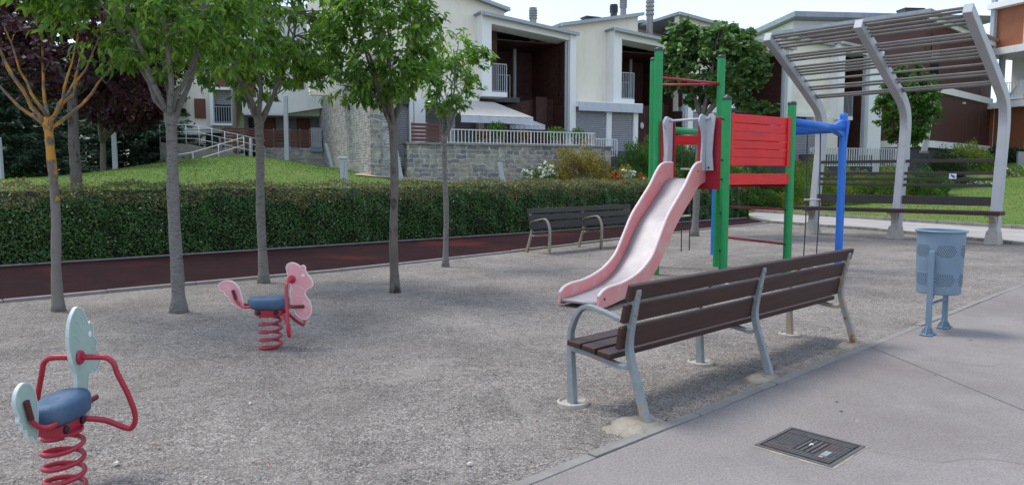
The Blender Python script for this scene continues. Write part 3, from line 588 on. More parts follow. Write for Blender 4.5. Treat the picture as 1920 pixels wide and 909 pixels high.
# hedge
def hedge():
    rng = np.random.default_rng(31); root = empty('clipped_hedge', (*uv(6, 14.2), 0), 0, 'long clipped dark green hedge with brownish top running behind the red track', 'hedge')
    u0, u1 = -13.5, 24.0
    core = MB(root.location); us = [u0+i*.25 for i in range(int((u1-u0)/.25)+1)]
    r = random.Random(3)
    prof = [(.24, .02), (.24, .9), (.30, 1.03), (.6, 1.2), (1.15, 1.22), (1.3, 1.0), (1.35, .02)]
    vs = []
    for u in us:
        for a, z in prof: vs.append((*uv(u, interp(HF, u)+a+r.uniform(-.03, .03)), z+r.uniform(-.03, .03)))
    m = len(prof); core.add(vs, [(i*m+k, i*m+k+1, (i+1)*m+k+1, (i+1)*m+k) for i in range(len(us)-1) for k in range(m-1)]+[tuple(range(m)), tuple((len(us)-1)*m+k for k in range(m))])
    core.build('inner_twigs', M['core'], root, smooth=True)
    n = 150000
    u = u0+(u1-u0)*rng.random(n)
    # nearer end gets no favour: even cover. position along the cross-section front -> top
    t = rng.random(n); fr = t < .47; tp = (t >= .47) & (t < .9)
    lump = .035*np.sin(u*3.1)+.03*np.sin(u*7.3+1)+.025*np.sin(u*13.7+2)
    a = np.where(fr, .04+.05*rng.random(n), np.where(tp, .05+1.3*rng.random(n), 0)); z = np.where(fr, .03+1.12*rng.random(n)**.9, 0)
    topz = 1.13+.17*np.clip(a/.5, 0, 1)-.05*np.clip((a-1.1)/.25, 0, 1)
    z = np.where(tp, topz+.03*rng.normal(0, 1, n), z)
    ends = ~(fr | tp); u = np.where(ends, u1-.05+.06*rng.random(n), u); a = np.where(ends, 1.3*rng.random(n), a); z = np.where(ends, 1.25*rng.random(n), z)
    ctr = np.clip((z-.95)/.2, 0, 1)*(fr); a = a+ctr*.07
    hz = np.array([interp(HF, q) for q in u]); v = hz+a-np.where(fr, lump+.04*np.sin(z*9+u*5), 0)+rng.normal(0, .018, n); z = z+np.where(tp, lump, 0)
    X = UX*u-UY*v; Y = UY*u+UX*v
    nrm = np.where(fr[:, None], np.array([UY, -UX, .35])[None], np.where(tp[:, None], np.array([0, 0, 1.])[None], np.array([UX, UY, .2])[None]))
    d = rng.normal(0, 1, (n, 3)); d = d-nrm*(d*nrm).sum(1, keepdims=True)*.75/(nrm**2).sum(1, keepdims=True)
    rnd = .02+.6*rng.random(n); patch = .5+.5*np.sin(u*1.3+2)*np.sin(u*.47+z*2)
    brown = (z > 1.0+.12*np.sin(u*2.3)+.06*np.sin(u*9)) & (rng.random(n) < .55+.25*patch); rnd = np.where(brown, .66+.26*rng.random(n), rnd)
    rnd = np.where(rng.random(n) < .012, .97, rnd)
    dead = (rng.random(n) < .03); rnd = np.where(dead, .85, rnd)
    P = np.stack([X, Y, z], 1)
    # leaf faces lie roughly in the hedge surface
    dd = d/np.linalg.norm(d, axis=1, keepdims=True); s = np.cross(nrm+rng.normal(0, .45, (n, 3)), dd); s /= np.linalg.norm(s, axis=1, keepdims=True); tt = np.cross(dd, s)
    T, F = SIMPLE; sz = .048*(.6+.8*rng.random(n))
    PP = P[:, None]+sz[:, None, None]*(T[None, :, 0:1]*dd[:, None]+T[None, :, 1:2]*s[:, None]+T[None, :, 2:3]*tt[:, None])
    Fa = (np.array(F)[None]+4*np.arange(n)[:, None, None]).reshape(-1, 3)
    o = raw_mesh('foliage', PP.reshape(-1, 3)-np.array(root.location), Fa, root, M['hedge']); attr(o, np.repeat(rnd, 2))
    sh = MB(root.location); lp = []; ld = []
    for q, (uu, hh) in enumerate([(3.2, .42), (5.6, .55), (6.4, .5), (8.7, .6), (10.1, .62), (12.2, .5), (13.4, .35), (14.6, .45), (1.5, .3), (9.2, .25)]):
        b = Vector((*uv(uu, interp(HF, uu)+.7), 1.2)); tp_ = b+Vector((r.uniform(-.08, .08), 0, hh)); sh.tube(bez(b, b.lerp(tp_, .5)+Vector((.03, 0, 0)), tp_, 5), .004, 4)
        for i in range(14): f = r.uniform(.1, 1); lp.append(tuple(b.lerp(tp_, f))); ld.append((r.gauss(0, 1), r.gauss(0, 1), .4))
    sh.build('shoots', M['twig'], root); leaves('shoot_leaves', lp, ld, .04, SIMPLE, M['yellowbush'], root, rng)
hedge()

def shrub(name, c, rad, label, cat, lm, n=3500, size=.05, seed=1, flowers=None, nf=0, fsize=.05, group=None, lump=.18, up=.5):
    """low bush: stems from the ground, leaves through an uneven mound, optional flower heads"""
    n = int(n*1.8); rng = np.random.default_rng(seed); rr = random.Random(seed); gz = ground(c[0], c[1])
    root = empty(name, (c[0], c[1], gz), 0, label, cat, group)
    st = MB(root.location)
    for i in range(9):
        a = rr.uniform(0, 6.28); e = Vector((c[0]+math.cos(a)*rad[0]*.55, c[1]+math.sin(a)*rad[1]*.55, gz+rad[2]*rr.uniform(.5, .9)))
        b = Vector((c[0]+math.cos(a)*.08*rad[0], c[1]+math.sin(a)*.08*rad[1], gz-.03)); st.tube(bez(b, b.lerp(e, .5)+Vector((0, 0, .1*rad[2])), e, 5), [.014, .011, .009, .007, .004], 5)
    st.build('stems', M['twig'], root)
    d = rng.normal(0, 1, (n, 3)); d[:, 2] = np.abs(d[:, 2]); d /= np.linalg.norm(d, axis=1, keepdims=True)
    k = 1+lump*np.sin(d[:, 0]*7+seed)*np.sin(d[:, 1]*6+seed*2)+lump*.7*np.sin(d[:, 2]*11+d[:, 0]*5+seed)+lump*.5*np.sin(d[:, 0]*17+d[:, 2]*13)
    rad_ = (.35+.65*rng.random(n))**.5*k
    P = np.array([c[0], c[1], gz])+d*np.array(rad)*rad_[:, None]
    P[:, 2] = np.maximum(P[:, 2], gz+.02)
    dr = d+rng.normal(0, .6, (n, 3)); dr[:, 2] += up
    patch = .5+.5*np.sin(P[:, 0]*3+seed)*np.sin(P[:, 2]*4+P[:, 0]*2)
    leaves('foliage', P, dr, size*(.6+.8*rng.random(n)), SIMPLE, M[lm], root, rng, np.clip(.55*rng.random(n)+.45*patch, 0, 1))
    if flowers:
        k2 = rng.integers(0, n, nf); lp = []; ld = []; cp = P[k2]+(P[k2]-np.array([c[0], c[1], gz]))*.06
        cp[:, 2] += .02
        for p in cp:
            for i in range(7): lp.append(p+rng.normal(0, fsize*.22, 3)); ld.append(rng.normal(0, 1, 3))
        leaves('blossoms', lp, ld, fsize, ROUND, M[flowers], root, rng)
    return root
shrub('yellow_bush', (2.3, 25.0), (1.25, .9, 1.45), 'big rounded bush of brown and yellow leaves behind the hedge', 'bush', 'yellowbush', 7000, .06, 1)
shrub('yellow_bush', (3.75, 26.0), (.55, .5, .75), 'small yellow tipped bush between the big round bush and the tower', 'bush', 'yellowbush', 2200, .06, 2)
shrub('rose_bush', (.95, 24.4), (.62, .4, .75), 'rose bush with white blooms in front of the stone wall', 'rose bush', 'bush', 2600, .05, 3, 'fwhite', 130, .075)
shrub('rose_bush', (3.95, 25.2), (.5, .35, .75), 'rose bush with white blooms right of the yellow bush', 'rose bush', 'bush', 1500, .05, 4, 'fwhite', 70, .075)
shrub('red_flowers', (3.45, 24.9), (.45, .3, .62), 'patch of bright red flowers on the left just behind the hedge', 'flowers', 'bush', 1400, .045, 5, 'fred', 150, .07)
shrub('red_flowers', (4.5, 25.6), (.45, .3, .62), 'patch of red flowers behind the leftmost green post', 'flowers', 'bush', 1400, .045, 6, 'fred', 140, .07)
shrub('green_shrub', (4.75, 27.0), (1.05, .8, 1.7), 'dense upright green shrub left of the tower posts', 'bush', 'bush', 6500, .07, 7, up=1.2)
shrub('green_shrub', (7.2, 29.5), (.9, .7, 1.05), 'yellow green shrub seen through the slide opening', 'bush', 'heath', 5500, .06, 8, up=1)
shrub('green_shrub', (9.0, 29.8), (.9, .7, 1.0), 'green shrub seen under the red board', 'bush', 'bush', 4500, .06, 9)
shrub('round_shrub', (10.3, 30.0), (.62, .6, .75), 'small clipped round green shrub at the end of the hedge', 'bush', 'bush', 5500, .05, 10, lump=.05)
k = 0
for (x, y, rx, h, lb_, m_) in [(11.6, 29.5, .9, 1.35, 'tall green and reddish shrub directly left of the blue post', 'heath'), (13.2, 29.3, 1.0, 1.3, 'reddish tipped shrub behind the first pergola leg', 'heath'),
        (14.9, 29.2, 1.0, 1.25, 'yellow green shrub in the middle behind the pergola slats', 'heath'), (16.2, 29.0, .8, 1.1, 'green shrub right before the middle pergola leg', 'bush'),
        (9.4, 30.8, .9, 1.45, 'green shrub seen between red panel and blue post', 'bush')]:
    k += 1; shrub('border_shrub', (x, y), (rx, .8, h), lb_, 'bush', m_, 5200, .065, 40+k, up=1.3, group='shrubs in the border behind the pergola')
for x, y, rx, h, lb_, m_ in [(6.4, 28.6, 1.1, 1.75, 'tall green shrub before the second brick recess, left of the tree trunk', 'bush'), (8.5, 30.4, 1.2, 1.75, 'tall yellow green shrub behind the platform of the tower', 'heath'),
        (10.6, 31.6, 1.2, 1.7, 'tall green shrub behind the gap under the red panel', 'bush'), (12.9, 32.4, 1.2, 1.7, 'tall shrub under the white wall behind the blue beam', 'heath')]:
    k += 1; shrub('tall_shrub', (x, y), (rx, .8, h), lb_, 'bush', m_, 5200, .075, 80+k, up=1.2, group='tall shrubs in front of the terraced houses')
shrub('dark_shrub', (20.4, 35.0), (.95, .8, 1.35), 'dark leaved shrub right of the middle pergola leg', 'bush', 'bushdark', 4500, .07, 50)
shrub('light_shrub', (22.4, 36.5), (1.1, .9, 1.5), 'light yellow green shrub before the dark plinth of the brown building', 'bush', 'heath', 4500, .08, 51)
shrub('low_flowers', (19.0, 31.5), (1.1, .7, .32), 'low white flowering plants right of the middle pergola leg', 'flowers', 'bush', 1800, .06, 52, 'fwhite', 70, .06)
shrub('low_flowers', (22.8, 33.5), (1.3, .7, .32), 'low pale flowering plants in the middle of the right lawn', 'flowers', 'bush', 1800, .06, 53, 'fpink', 70, .06)
shrub('light_bush', (-19.2, 27.5), (1.6, 1, 1.1), 'bright green bush under the left conifer', 'bush', 'broad', 4500, .09, 54)
for i in range(6):
    shrub('dark_hedge_shrub', (24.5+i*2.2, 40.5+i*.15), (1.35, .8, .85), ['dark low shrub, leftmost of the row under the brown building', 'dark low shrub, second of the row under the brown building', 'dark low shrub under the orange panel',
          'dark low shrub directly left of the grey utility box', 'dark low shrub directly behind the grey utility box', 'dark low shrub at the right end under the brown building'][i], 'bush', 'bushdark', 2500, .10, 60+i, group='low dark shrubs at the foot of the brown building')

# ------------------------------------------------------------------ benches
def bench(loc, rz, label, slatm, castm_list, group):
    """local: x along, y = 0 front feet, -y towards the back"""
    root = empty('park_bench', loc, rz, label, 'bench', group)
    Ln = 3.05; m = slatm
    def slat(name, y0, z0, y1, z1, th, ext0=.07, ext1=.09):
        # board between (y0,z0) lower and (y1,z1) upper edge in the cross-section
        a = Vector((0, y0, z0)); b = Vector((0, y1, z1)); d = (b-a).normalized(); n = Vector((0, -d.z, d.y)); mb = MB()
        mb.prism([(-ext0, 0), (Ln+ext1, 0), (Ln+ext1, (b-a).length), (-ext0, (b-a).length)], a, (1, 0, 0), d, n, -th/2, th/2)
        return mb.build(name, m, root, bevel=.009, seg=3)
    slat('seat_slat', .035, .405, .045-.001, .44, .0)if False else None
    for y, z in ((-.005, .425), (-.13, .415), (-.255, .40)):
        slat('seat_slat', y, z, y-.112, z-.008, .038)
    slat('back_slat', -.415, .448, -.438, .588, .036)
    slat('back_slat', -.446, .614, -.473, .730, .036)
    slat('back_slat', -.481, .753, -.508, .852, .036)
    for i, x in enumerate((0, Ln/2, Ln)):
        cm = castm_list[i]; side = MB(); w_ = .045
        def plate(pts, hw, z=x): # tapered flat bar following pts in the y-z plane
            P = smooth_path([(x, a, b) for a, b in pts], 5); n = len(P); vs = []
            for j, p in enumerate(P):
                d = (P[min(j+1, n-1)]-P[max(j-1, 0)]).normalized(); s = Vector((0, -d.z, d.y))
                h = hw[0]+(hw[1]-hw[0])*j/(n-1)
                vs += [p+s*h+Vector((-w_/2, 0, 0)), p+s*h+Vector((w_/2, 0, 0)), p-s*h+Vector((w_/2, 0, 0)), p-s*h+Vector((-w_/2, 0, 0))]
            fs = [(j*4+a, j*4+(a+1) % 4, (j+1)*4+(a+1) % 4, (j+1)*4+a) for j in range(n-1) for a in range(4)]
            mbp = MB(); mbp.add(vs, fs+[(3, 2, 1, 0), tuple((n-1)*4+a for a in range(4))]); return mbp
        fl = plate([(0, -.04), (.01, .15), (.018, .30), (.022, .41)], (.03, .02)); fl.build('front_leg', cm, root, bevel=.006)
        rl = plate([(-.605, -.03), (-.555, .13), (-.500, .29), (-.462, .41), (-.456, .50), (-.478, .64), (-.512, .82)], (.027, .017))
        # the rear leg runs behind the slats
        rl.build('rear_leg', cm, root, bevel=.006)
        plate([(.0, .375), (-.13, .365), (-.28, .345), (-.42, .33), (-.468, .345)], (.017, .014)).build('seat_bearer', cm, root, bevel=.004)
        plate([(.022, .40), (.015, .50), (-.045, .62), (-.12, .665), (-.22, .655), (-.36, .625), (-.455, .60)], (.017, .012)).build('armrest', cm, root, bevel=.005)
        bo = MB()
        for y, z in ((-.505, .79), (-.482, .665), (-.452, .53)): bo.tube([(x, y-.018, z), (x, y-.028, z-.002)], .009, 8)
        bo.build('bolts', M['cast'], root)
    return root
u_, v_ = touv(.4, 4.76)
bench((.4, 4.76, 0), TH, 'long dark brown bench seen from behind, beside the concrete pavement', M['wood'], [M['cast'], M['cast'], M['castrust']], 'long dark slatted park benches')
fb = Vector((.7, 13.95, 0))+Vector((UX, UY, 0))*3.05
bench(tuple(fb), TH+math.pi, 'long dark bench seen from the front, by the red track left of the slide', M['woodfar'], [M['castrust']]*3, 'long dark slatted park benches')
def along(px, py, d, back): return (px+UX*d+UY*back, py+UY*d-UX*back)
def disc_footing(name, x, y, r, label, seed, ring=True):
    rr = random.Random(seed); mb = MB(); n = 30; vs = []
    rads = [r*(1+.04*math.sin(4*math.pi*t/n)+rr.uniform(-.012, .012)) for t in range(n)]
    if ring:
        for k, (f, z) in enumerate(((1.0, -.02), (1.0, .022), (.86, .028), (.78, .012), (0.01, .010))):
            vs += [(x+rads[i]*f*math.cos(2*math.pi*i/n), y+rads[i]*f*math.sin(2*math.pi*i/n), z) for i in range(n)]
        fs = [(k*n+i, k*n+(i+1) % n, (k+1)*n+(i+1) % n, (k+1)*n+i) for k in range(4) for i in range(n)]
    o = MB((x, y, 0)).add(vs, fs).build(name, M['ringconc'], smooth=2); o.location = (x, y, 0)
    tag(o, label, 'footing', 'round pale footings under the front legs of the near bench'); return o
for d, lb_ in ((0, 'round pale concrete footing under the nearest front bench leg'), (1.525, 'round pale concrete footing under the middle front bench leg'), (3.05, 'round pale concrete footing under the farthest front bench leg')):
    x, y = along(.4, 4.76, d, 0); disc_footing('concrete_footing', x, y, .105, lb_, int(d*10)+3)
def slab(x, y, ru, rv, label, seed):
    rr = random.Random(seed); n = 26; mb = MB((x, y, 0)); vs = []
    out = []
    for i in range(n):
        t = 2*math.pi*i/n; f = rr.uniform(.82, 1.1); a = math.cos(t); b = math.sin(t); a = math.copysign(abs(a)**.7, a); b = math.copysign(abs(b)**.7, b)
        out.append((UX*ru*a*f-UY*rv*b*f, UY*ru*a*f+UX*rv*b*f))
    for f, z in ((1.05, -.02), (.97, .014), (.6, .03), (.02, .026)):
        vs += [(x+p[0]*f, y+p[1]*f, z+rr.uniform(-.004, .004)) for p in out]
    fs = [(k*n+i, k*n+(i+1) % n, (k+1)*n+(i+1) % n, (k+1)*n+i) for k in range(3) for i in range(n)]
    o = mb.add(vs, fs).build('footing_slab', M['conc'], smooth=True); o.location = (x, y, 0)
    tag(o, label, 'footing', 'rough concrete patches under the rear legs of the near bench')
for d, ru, rv, lb_, b_ in ((0, .22, .15, 'rough crumbling concrete patch under the nearest rear bench leg', .56), (1.525, .16, .11, 'rough concrete patch under the middle rear bench leg', .56), (3.05, .13, .09, 'small rough concrete patch under the rusty far bench leg', .57)):
    x, y = along(.4, 4.76, d-.05, b_); slab(x, y, ru, rv, lb_, int(d*7)+1)

# ------------------------------------------------------------------ inspection cover in the pavement
def cover():
    c = Vector((1.64, 3.965, .012)); ang = R(43.0)
    root = empty('manhole_cover', tuple(c), ang, 'square ribbed dark iron manhole cover let into the concrete pavement', 'manhole cover')
    h = .205
    bd = MB(); rr = random.Random(2); n = 40; vs = []
    # worn mortar collar
    ring = []
    for i in range(n):
        t = 2*math.pi*i/n; a, b = math.cos(t), math.sin(t); s = 1/max(abs(a), abs(b)); ring.append((a*s, b*s))
    for f, z in ((1.10, .0015), (1.04, .004), (1.0, .004)):
        vs += [(p[0]*(h*f+(rr.uniform(-.008, .012) if f > 1.05 else 0)), p[1]*(h*f+(rr.uniform(-.006, .008) if f > 1.05 else 0)), z) for p in ring]
    bd.add(vs, [(k*n+i, k*n+(i+1) % n, (k+1)*n+(i+1) % n, (k+1)*n+i) for k in range(2) for i in range(n)]); bd.build('mortar_collar', M['conc'], root)
    fr = MB()
    for a in (-1, 1): fr.box(a*h-.009, a*h+.009, -h-.009, h+.009, 0, .008); fr.box(-h+.0095, h-.0095, a*h-.009, a*h+.009, 0, .008)
    fr.build('frame', M['iron'], root)
    pl = MB(); pl.box(-h+.012, h-.012, -h+.012, h-.012, -.004, .0025)
    pl.build('plate', M['irondark'], root)  # plate coloured darker than the ribs so they stand out
    rb = MB(); s = .021; k = int((h-.02)/s)
    for i in range(-k, k+1):
        x = i*s
        if abs(x) > .11: rb.box(x-.005, x+.006, -h+.02, h-.02, .0026, .0095)
        else:
            rb.box(x-.005, x+.005, .045, h-.02, .0026, .0075); rb.box(x-.005, x+.005, -h+.02, -.075, .0026, .0075)
    for j in range(4): y = -.055+j*.028; rb.box(-.10, .10, y-.006, y+.006, .0026, .0072)
    rb.build('ribs', M['iron'], root)
    nm = MB(); nm.box(-.10, -.02, -.135, -.10, .0076, .0105); nm.build('name_plate', M['cast'], root)
    mk = MB(); mk.box(-.13, -.112, -.125, -.105, .0076, .0098); mk.build('pink_mark', M['fpink'], root)
    mk = MB(); mk.box(.0, .022, .0, .006, .0073, .009); mk.box(.016, .022, -.012, -.0002, .0073, .009); mk.box(.03, .036, -.004, .012, .0073, .009); mk.build('paint_marks', M['sticker'], root)
cover()

# ------------------------------------------------------------------ litter bin
def bin_():
    c = Vector((4.06, 6.99, 0)); root = empty('litter_bin', tuple(c), TH, 'blue grey perforated metal litter bin hanging between two posts on the pavement edge', 'litter bin')
    r0, r1 = .19, .205; zb, zt = .385, .975
    bd = MB(); bd.lathe([(.02, zb), (r0-.01, zb), (r0, zb+.01), (r1, zt-.012), (r1+.012, zt-.01), (r1+.014, zt+.004), (r1-.006, zt+.004), (r0-.012, zb+.02), (.02, zb+.02)], n=48, cap=False)
    bd.build('bucket', M['binblue'], root, smooth=2)
    rim = MB(); rim.tube([((r1+.008)*math.cos(t*math.pi/24), (r1+.008)*math.sin(t*math.pi/24), zt) for t in range(48)], .011, 8, closed=True); rim.build('rim', M['binblue'], root, smooth=True)
    ho = MB()
    for (a0, a1, z0, z1) in [(a, a+50, z, z+.12) for a in range(0, 360, 62) for z in (.475, .745)]:
        rows = int((z1-z0)/.0165)
        for j in range(rows):
            z = z0+j*.0165; r = r0+(r1-r0)*(z-zb)/(zt-zb)+.0012; cut = abs(j-rows/2)/(rows/2)
            k = int(R(a1-a0)*r/.019)
            for i in range(k):
                f = (i+.5*(j % 2)+.5)/k
                if abs(f-.5)*2 > 1.08-.42*cut: continue
                t = R(a0+(a1-a0)*f); n_ = Vector((math.cos(t), math.sin(t), 0)); s = Vector((-n_.y, n_.x, 0)); o = n_*r+Vector((0, 0, z))
                ho.add([o+s*(.0055*math.cos(q*math.pi/3))+Vector((0, 0, .0055*math.sin(q*math.pi/3))) for q in range(6)], [tuple(range(6))])
    ho.build('perforation', M['hole'], root)
    for s in (-1, 1):
        p = MB(); p.bar((s*.235, 0, .0), (s*.232, 0, .80), .05, .03, up=(1, 0, 0)); po = p.build('post', M['binblue'], root, bevel=.006)
        q = MB(); q.add([(s*.235-.09, -.05, .018), (s*.235+.09, -.05, .018), (s*.235+.09, .05, .018), (s*.235-.09, .05, .018), (s*.235-.09, -.05, .024), (s*.235+.09, -.05, .024), (s*.235+.09, .05, .024), (s*.235-.09, .05, .024)],
                        [(0,3,2,1),(4,5,6,7),(0,1,5,4),(1,2,6,5),(2,3,7,6),(3,0,4,7)])
        q.build('foot_plate', M['binblue'], po)
        g = MB()
        for sx, sy in ((1, 0), (-1, 0), (0, 1), (0, -1)):
            d = Vector((sx, sy, 0)); n_ = Vector((-sy, sx, 0)); o = Vector((s*.235, 0, .024)); w2 = .024 if sx else .014
            g.prism([(w2, 0), (w2+.05, 0), (w2, .085)], o, d, (0, 0, 1), n_, -.003, .003)
        g.build('gusset', M['binblue'], po)
        bt = MB()
        for x, y in ((-.07, -.035), (.07, -.035), (-.07, .035), (.07, .035)): bt.tube([(s*.235+x, y, .024), (s*.235+x, y, .034)], .008, 6)
        bt.build('bolts', M['cast'], po)
        pv = MB(); pv.tube([(s*.235, 0, .72), (s*.195, 0, .72)], .014, 8); pv.build('pivot', M['binblue'], root)
    cb = MB(); cb.bar((-.24, 0, .30), (.24, 0, .30), .035, .012, up=(0, 0, 1)); cb.build('cross_bar', M['binblue'], root, bevel=.003)
    lt = MB(); lt.tube([(-.18, 0, .31), (-.185, 0, .36), (-.16, 0, .372), (-.14, 0, .35), (-.12, .0, .385)], .006, 6); lt.build('latch', M['binblue'], root)
    t0 = R(-92); st = MB(); vs = []
    for i in range(7):
        t = t0+i*R(2.4)
        for z in (.43, .452): vs.append(((r0+.004)*math.cos(t), (r0+.004)*math.sin(t), z))
    st.add(vs, [(2*i, 2*i+2, 2*i+3, 2*i+1) for i in range(6)]); st.build('sticker', M['sticker'], root)
    sp = MB(); 
    for z0 in (.437,): sp.add([((r0+.0055)*math.cos(t0+R(a)), (r0+.0055)*math.sin(t0+R(a)), z) for a, z in ((4, z0), (10, z0), (10, z0+.007), (4, z0+.007))], [(0, 1, 2, 3)])
    sp.build('sticker_print', M['greypanel'], root)
bin_()

# ------------------------------------------------------------------ spring riders
def rider(loc, rz, label, head, tail, pm, em, s=1.0, turns=4.6, spring_r=.092):
    """local: x forward, y lateral, z up"""
    root = empty('spring_rider', loc, rz, label, 'spring rider', 'spring riders in the gravel')
    q = MB(); pts = []; zt = .285
    for i in range(int(turns*20)+1):
        t = i/20; f = t/turns; r = spring_r*(1-.10*max(0, f-.85)/.15-.0)
        pts.append((r*math.cos(2*math.pi*t), r*math.sin(2*math.pi*t), -.03+(zt+.03)*f))
    q.tube(pts, .0125, 8); q.build('spring', M['redsteel'], root, smooth=True)
    MB().lathe([(.06, -.03), (.06, .006), (.045, .012), (.02, .014)], n=20).build('base_plate', M['redsteel'], root, smooth=2)
    MB().lathe([(.02, zt), (.10, zt), (.10, zt+.014), (.02, zt+.014)], n=24).build('top_plate', M['redsteel'], root, smooth=2)
    b = MB(); b.prism([(-.115, .300), (-.115, .345), (.115, .345), (.115, .300), (.075, .292), (-.075, .292)], (0, 0, 0), (1, 0, 0), (0, 0, 1), (0, 1, 0), -.065, .065)
    br = b.build('bracket', M['redsteel'], root, bevel=.005)
    for sy in (-1, 1):
        for x in (-.08, .07):
            MB().lathe([(.004, -.0), (.019, 0), (.019, .01), (.013, .016), (.002, .017)], n=12).build('bolt_cap', M['black'], br, smooth=2)
            o = [c for c in children(br)][-1]; o.rotation_euler = (R(-90*sy), 0, 0); o.location = (x, sy*.065, .322)
    # seat: rounded pad, wider in front, dipped
    n = 28; vs = []; rings = [(.80, .348), (.97, .365), (1.0, .40), (.985, .425), (.9, .445), (.5, .452), (.02, .454)]
    for f, z in rings:
        for k in range(n):
            t = 2*math.pi*k/n; c, sn = math.cos(t), math.sin(t); c = math.copysign(abs(c)**.75, c); sn = math.copysign(abs(sn)**.75, sn)
            x = .175*c*f; y = (.105+.02*c)*sn*f; zz = z+(.012*(c*f)**2 if z > .42 else 0)-(0.01*(c < 0)*abs(c) if z > .42 else 0)
            vs.append((x-.01, y, zz))
    m_ = len(rings); MB().add(vs, [(i*n+k, i*n+(k+1) % n, (i+1)*n+(k+1) % n, (i+1)*n+k) for i in range(m_-1) for k in range(n)]+[tuple(range(n-1, -1, -1)), tuple((m_-1)*n+k for k in range(n))]).build('seat', M['seatblue'], root, smooth=True)
    def panel(name, pts, th=.016):
        P = smooth_path([(a, b, 0) for a, b in pts]+[(pts[0][0], pts[0][1], 0)], 4)[:-1]; P = [(p.x, p.y) for p in P]
        o = MB().prism(P, (0, 0, 0), (1, 0, 0), (0, 0, 1), (0, 1, 0), -th/2, th/2).build(name, pm, root)
        # pale worn edge band
        e = MB(); nP = len(P); cx = sum(p[0] for p in P)/nP; cz = sum(p[1] for p in P)/nP; vs = []
        for p, nx_ in zip(P, P[1:]+P[:1]):
            d = Vector((nx_[0]-p[0], 0, nx_[1]-p[1])).normalized(); nn_ = Vector((d.z, 0, -d.x))
            if nn_.x*(p[0]-cx)+nn_.z*(p[1]-cz) < 0 and False: nn_ = -nn_
            vs.append((p, nn_))
        for sy in (-th/2-.001, th/2+.001): pass
        V = []
        area = sum(a[0]*b_[1]-b_[0]*a[1] for a, b_ in zip(P, P[1:]+P[:1])); sg = 1 if area > 0 else -1
        for (p, nn_) in vs:
            o_ = Vector((p[0], 0, p[1])); nn2 = nn_*sg
            V += [o_-nn2*.006+Vector((0, -th/2-.0012, 0)), o_+nn2*.0012+Vector((0, -th/2-.0012, 0)), o_+nn2*.0012+Vector((0, th/2+.0012, 0)), o_-nn2*.006+Vector((0, th/2+.0012, 0))]
        F = [(i*4+a, i*4+a+1, ((i+1) % nP)*4+a+1, ((i+1) % nP)*4+a) for i in range(nP) for a in range(3)]
        e.add(V, F).build(name+'_edge', em, o, smooth=False)
        return o
    hp = panel('head_panel', head['outline']); tp = panel('tail_panel', tail['outline'])
    ln = MB()
    for pts in head.get('lines', [])+tail.get('lines', []):
        for sy in (-1, 1): ln.tube(smooth_path([(a, sy*.0088, b) for a, b in pts], 4), .0022, 5)
    ln.build('engraved_lines', em, hp, smooth=True)
    if 'eye' in head:
        for sy in (-1, 1): 
            c = head['eye']; e = MB().lathe([(.003, 0), (.016, 0), (.014, .003), (.002, .004)], n=14).build('eye', M['sticker'] if pm == M['greenpanel'] else em, hp); e.rotation_euler = (R(-90*sy), 0, 0); e.location = (c[0], sy*.0085, c[1])
    # handle bar and loops
    hx, hz = head['handle']; lo = head['loop']
    for sy in (-1, 1):
        d = MB().lathe([(.004, 0), (.033, 0), (.036, .006), (.030, .016), (.012, .02)], n=22).build('handle_disc', M['redsteel'], hp, smooth=2); d.rotation_euler = (R(-90*sy), 0, 0); d.location = (hx, sy*.009, hz)
        ctrl = [(hx, sy*.012, hz), (hx, sy*.10, hz), (hx+lo[0]*.03, sy*.155, hz-.004), (hx+lo[0]*.10, sy*.19, hz-.03), (hx+lo[0]*.2, sy*.208, hz-.085), (hx+lo[0]*.6, sy*.245, (hz+lo[1])/2), (hx+lo[0]*.9, sy*.272, lo[1]+.085), (hx+lo[0], sy*.272, lo[1]+.03), (hx+lo[0]*.98, sy*.248, lo[1]-.002), (hx+lo[0]*.85, sy*.212, lo[1]+.004), (hx+lo[0]*.3-.01, sy*.13, lo[1]+.05), (.12, sy*.045, .315)]
        MB().tube(smooth_path(ctrl, 6), .0145, 10).build('handle_loop', M['redsteel'], root, smooth=True)
    # grips that hold the panels on both sides
    for sy in (-1, 1):
        MB().tube(smooth_path([(.13, sy*.05, .352), (.17, sy*.04, .362), (.20, sy*.022, .366)], 4), .012, 8).build('front_bracket', M['redsteel'], root, smooth=True)
        MB().tube([(.19, sy*.024, .366), (.30, sy*.022, .368)], .014, 10).build('front_grip', M['darkred'], root, smooth=2)
        MB().tube(smooth_path([(-.14, sy*.06, .372), (-.20, sy*.055, .37), (-.24, sy*.035, .385), (-.275, sy*.024, .42), (-.285, sy*.022, .45)], 4), .012, 8).build('rear_bracket', M['redsteel'], root, smooth=True)
        MB().tube([(-.280, sy*.024, .43), (-.305, sy*.022, .515)], .014, 10).build('rear_grip', M['darkred'], root, smooth=2)
    root.scale = (s, s, s)
    return root
f = .00111; K = lambda l: [((x-535)*f, (793-y)*f*1.0+.0) for x, y in l]
pinkhead = dict(outline=K([(668,160),(680,130),(715,118),(755,130),(778,146),(800,140),(820,155),(824,190),(850,230),(875,275),(868,310),(835,328),(815,350),(820,385),(850,430),(860,490),(850,530),(825,560),(795,568),(760,550),(735,520),(715,470),(700,400),(695,350),(703,310),(698,285),(678,255),(682,225),(675,190)]),
    lines=[K([(790,190),(810,205),(812,235)]), K([(700,330),(740,370),(790,385),(815,380)]), K([(770,150),(785,175),(810,180)]), K([(725,290),(770,310),(800,330)])], handle=((712-535)*f, (793-250)*f), loop=(.03, .16), eye=K([(800,222)])[0])
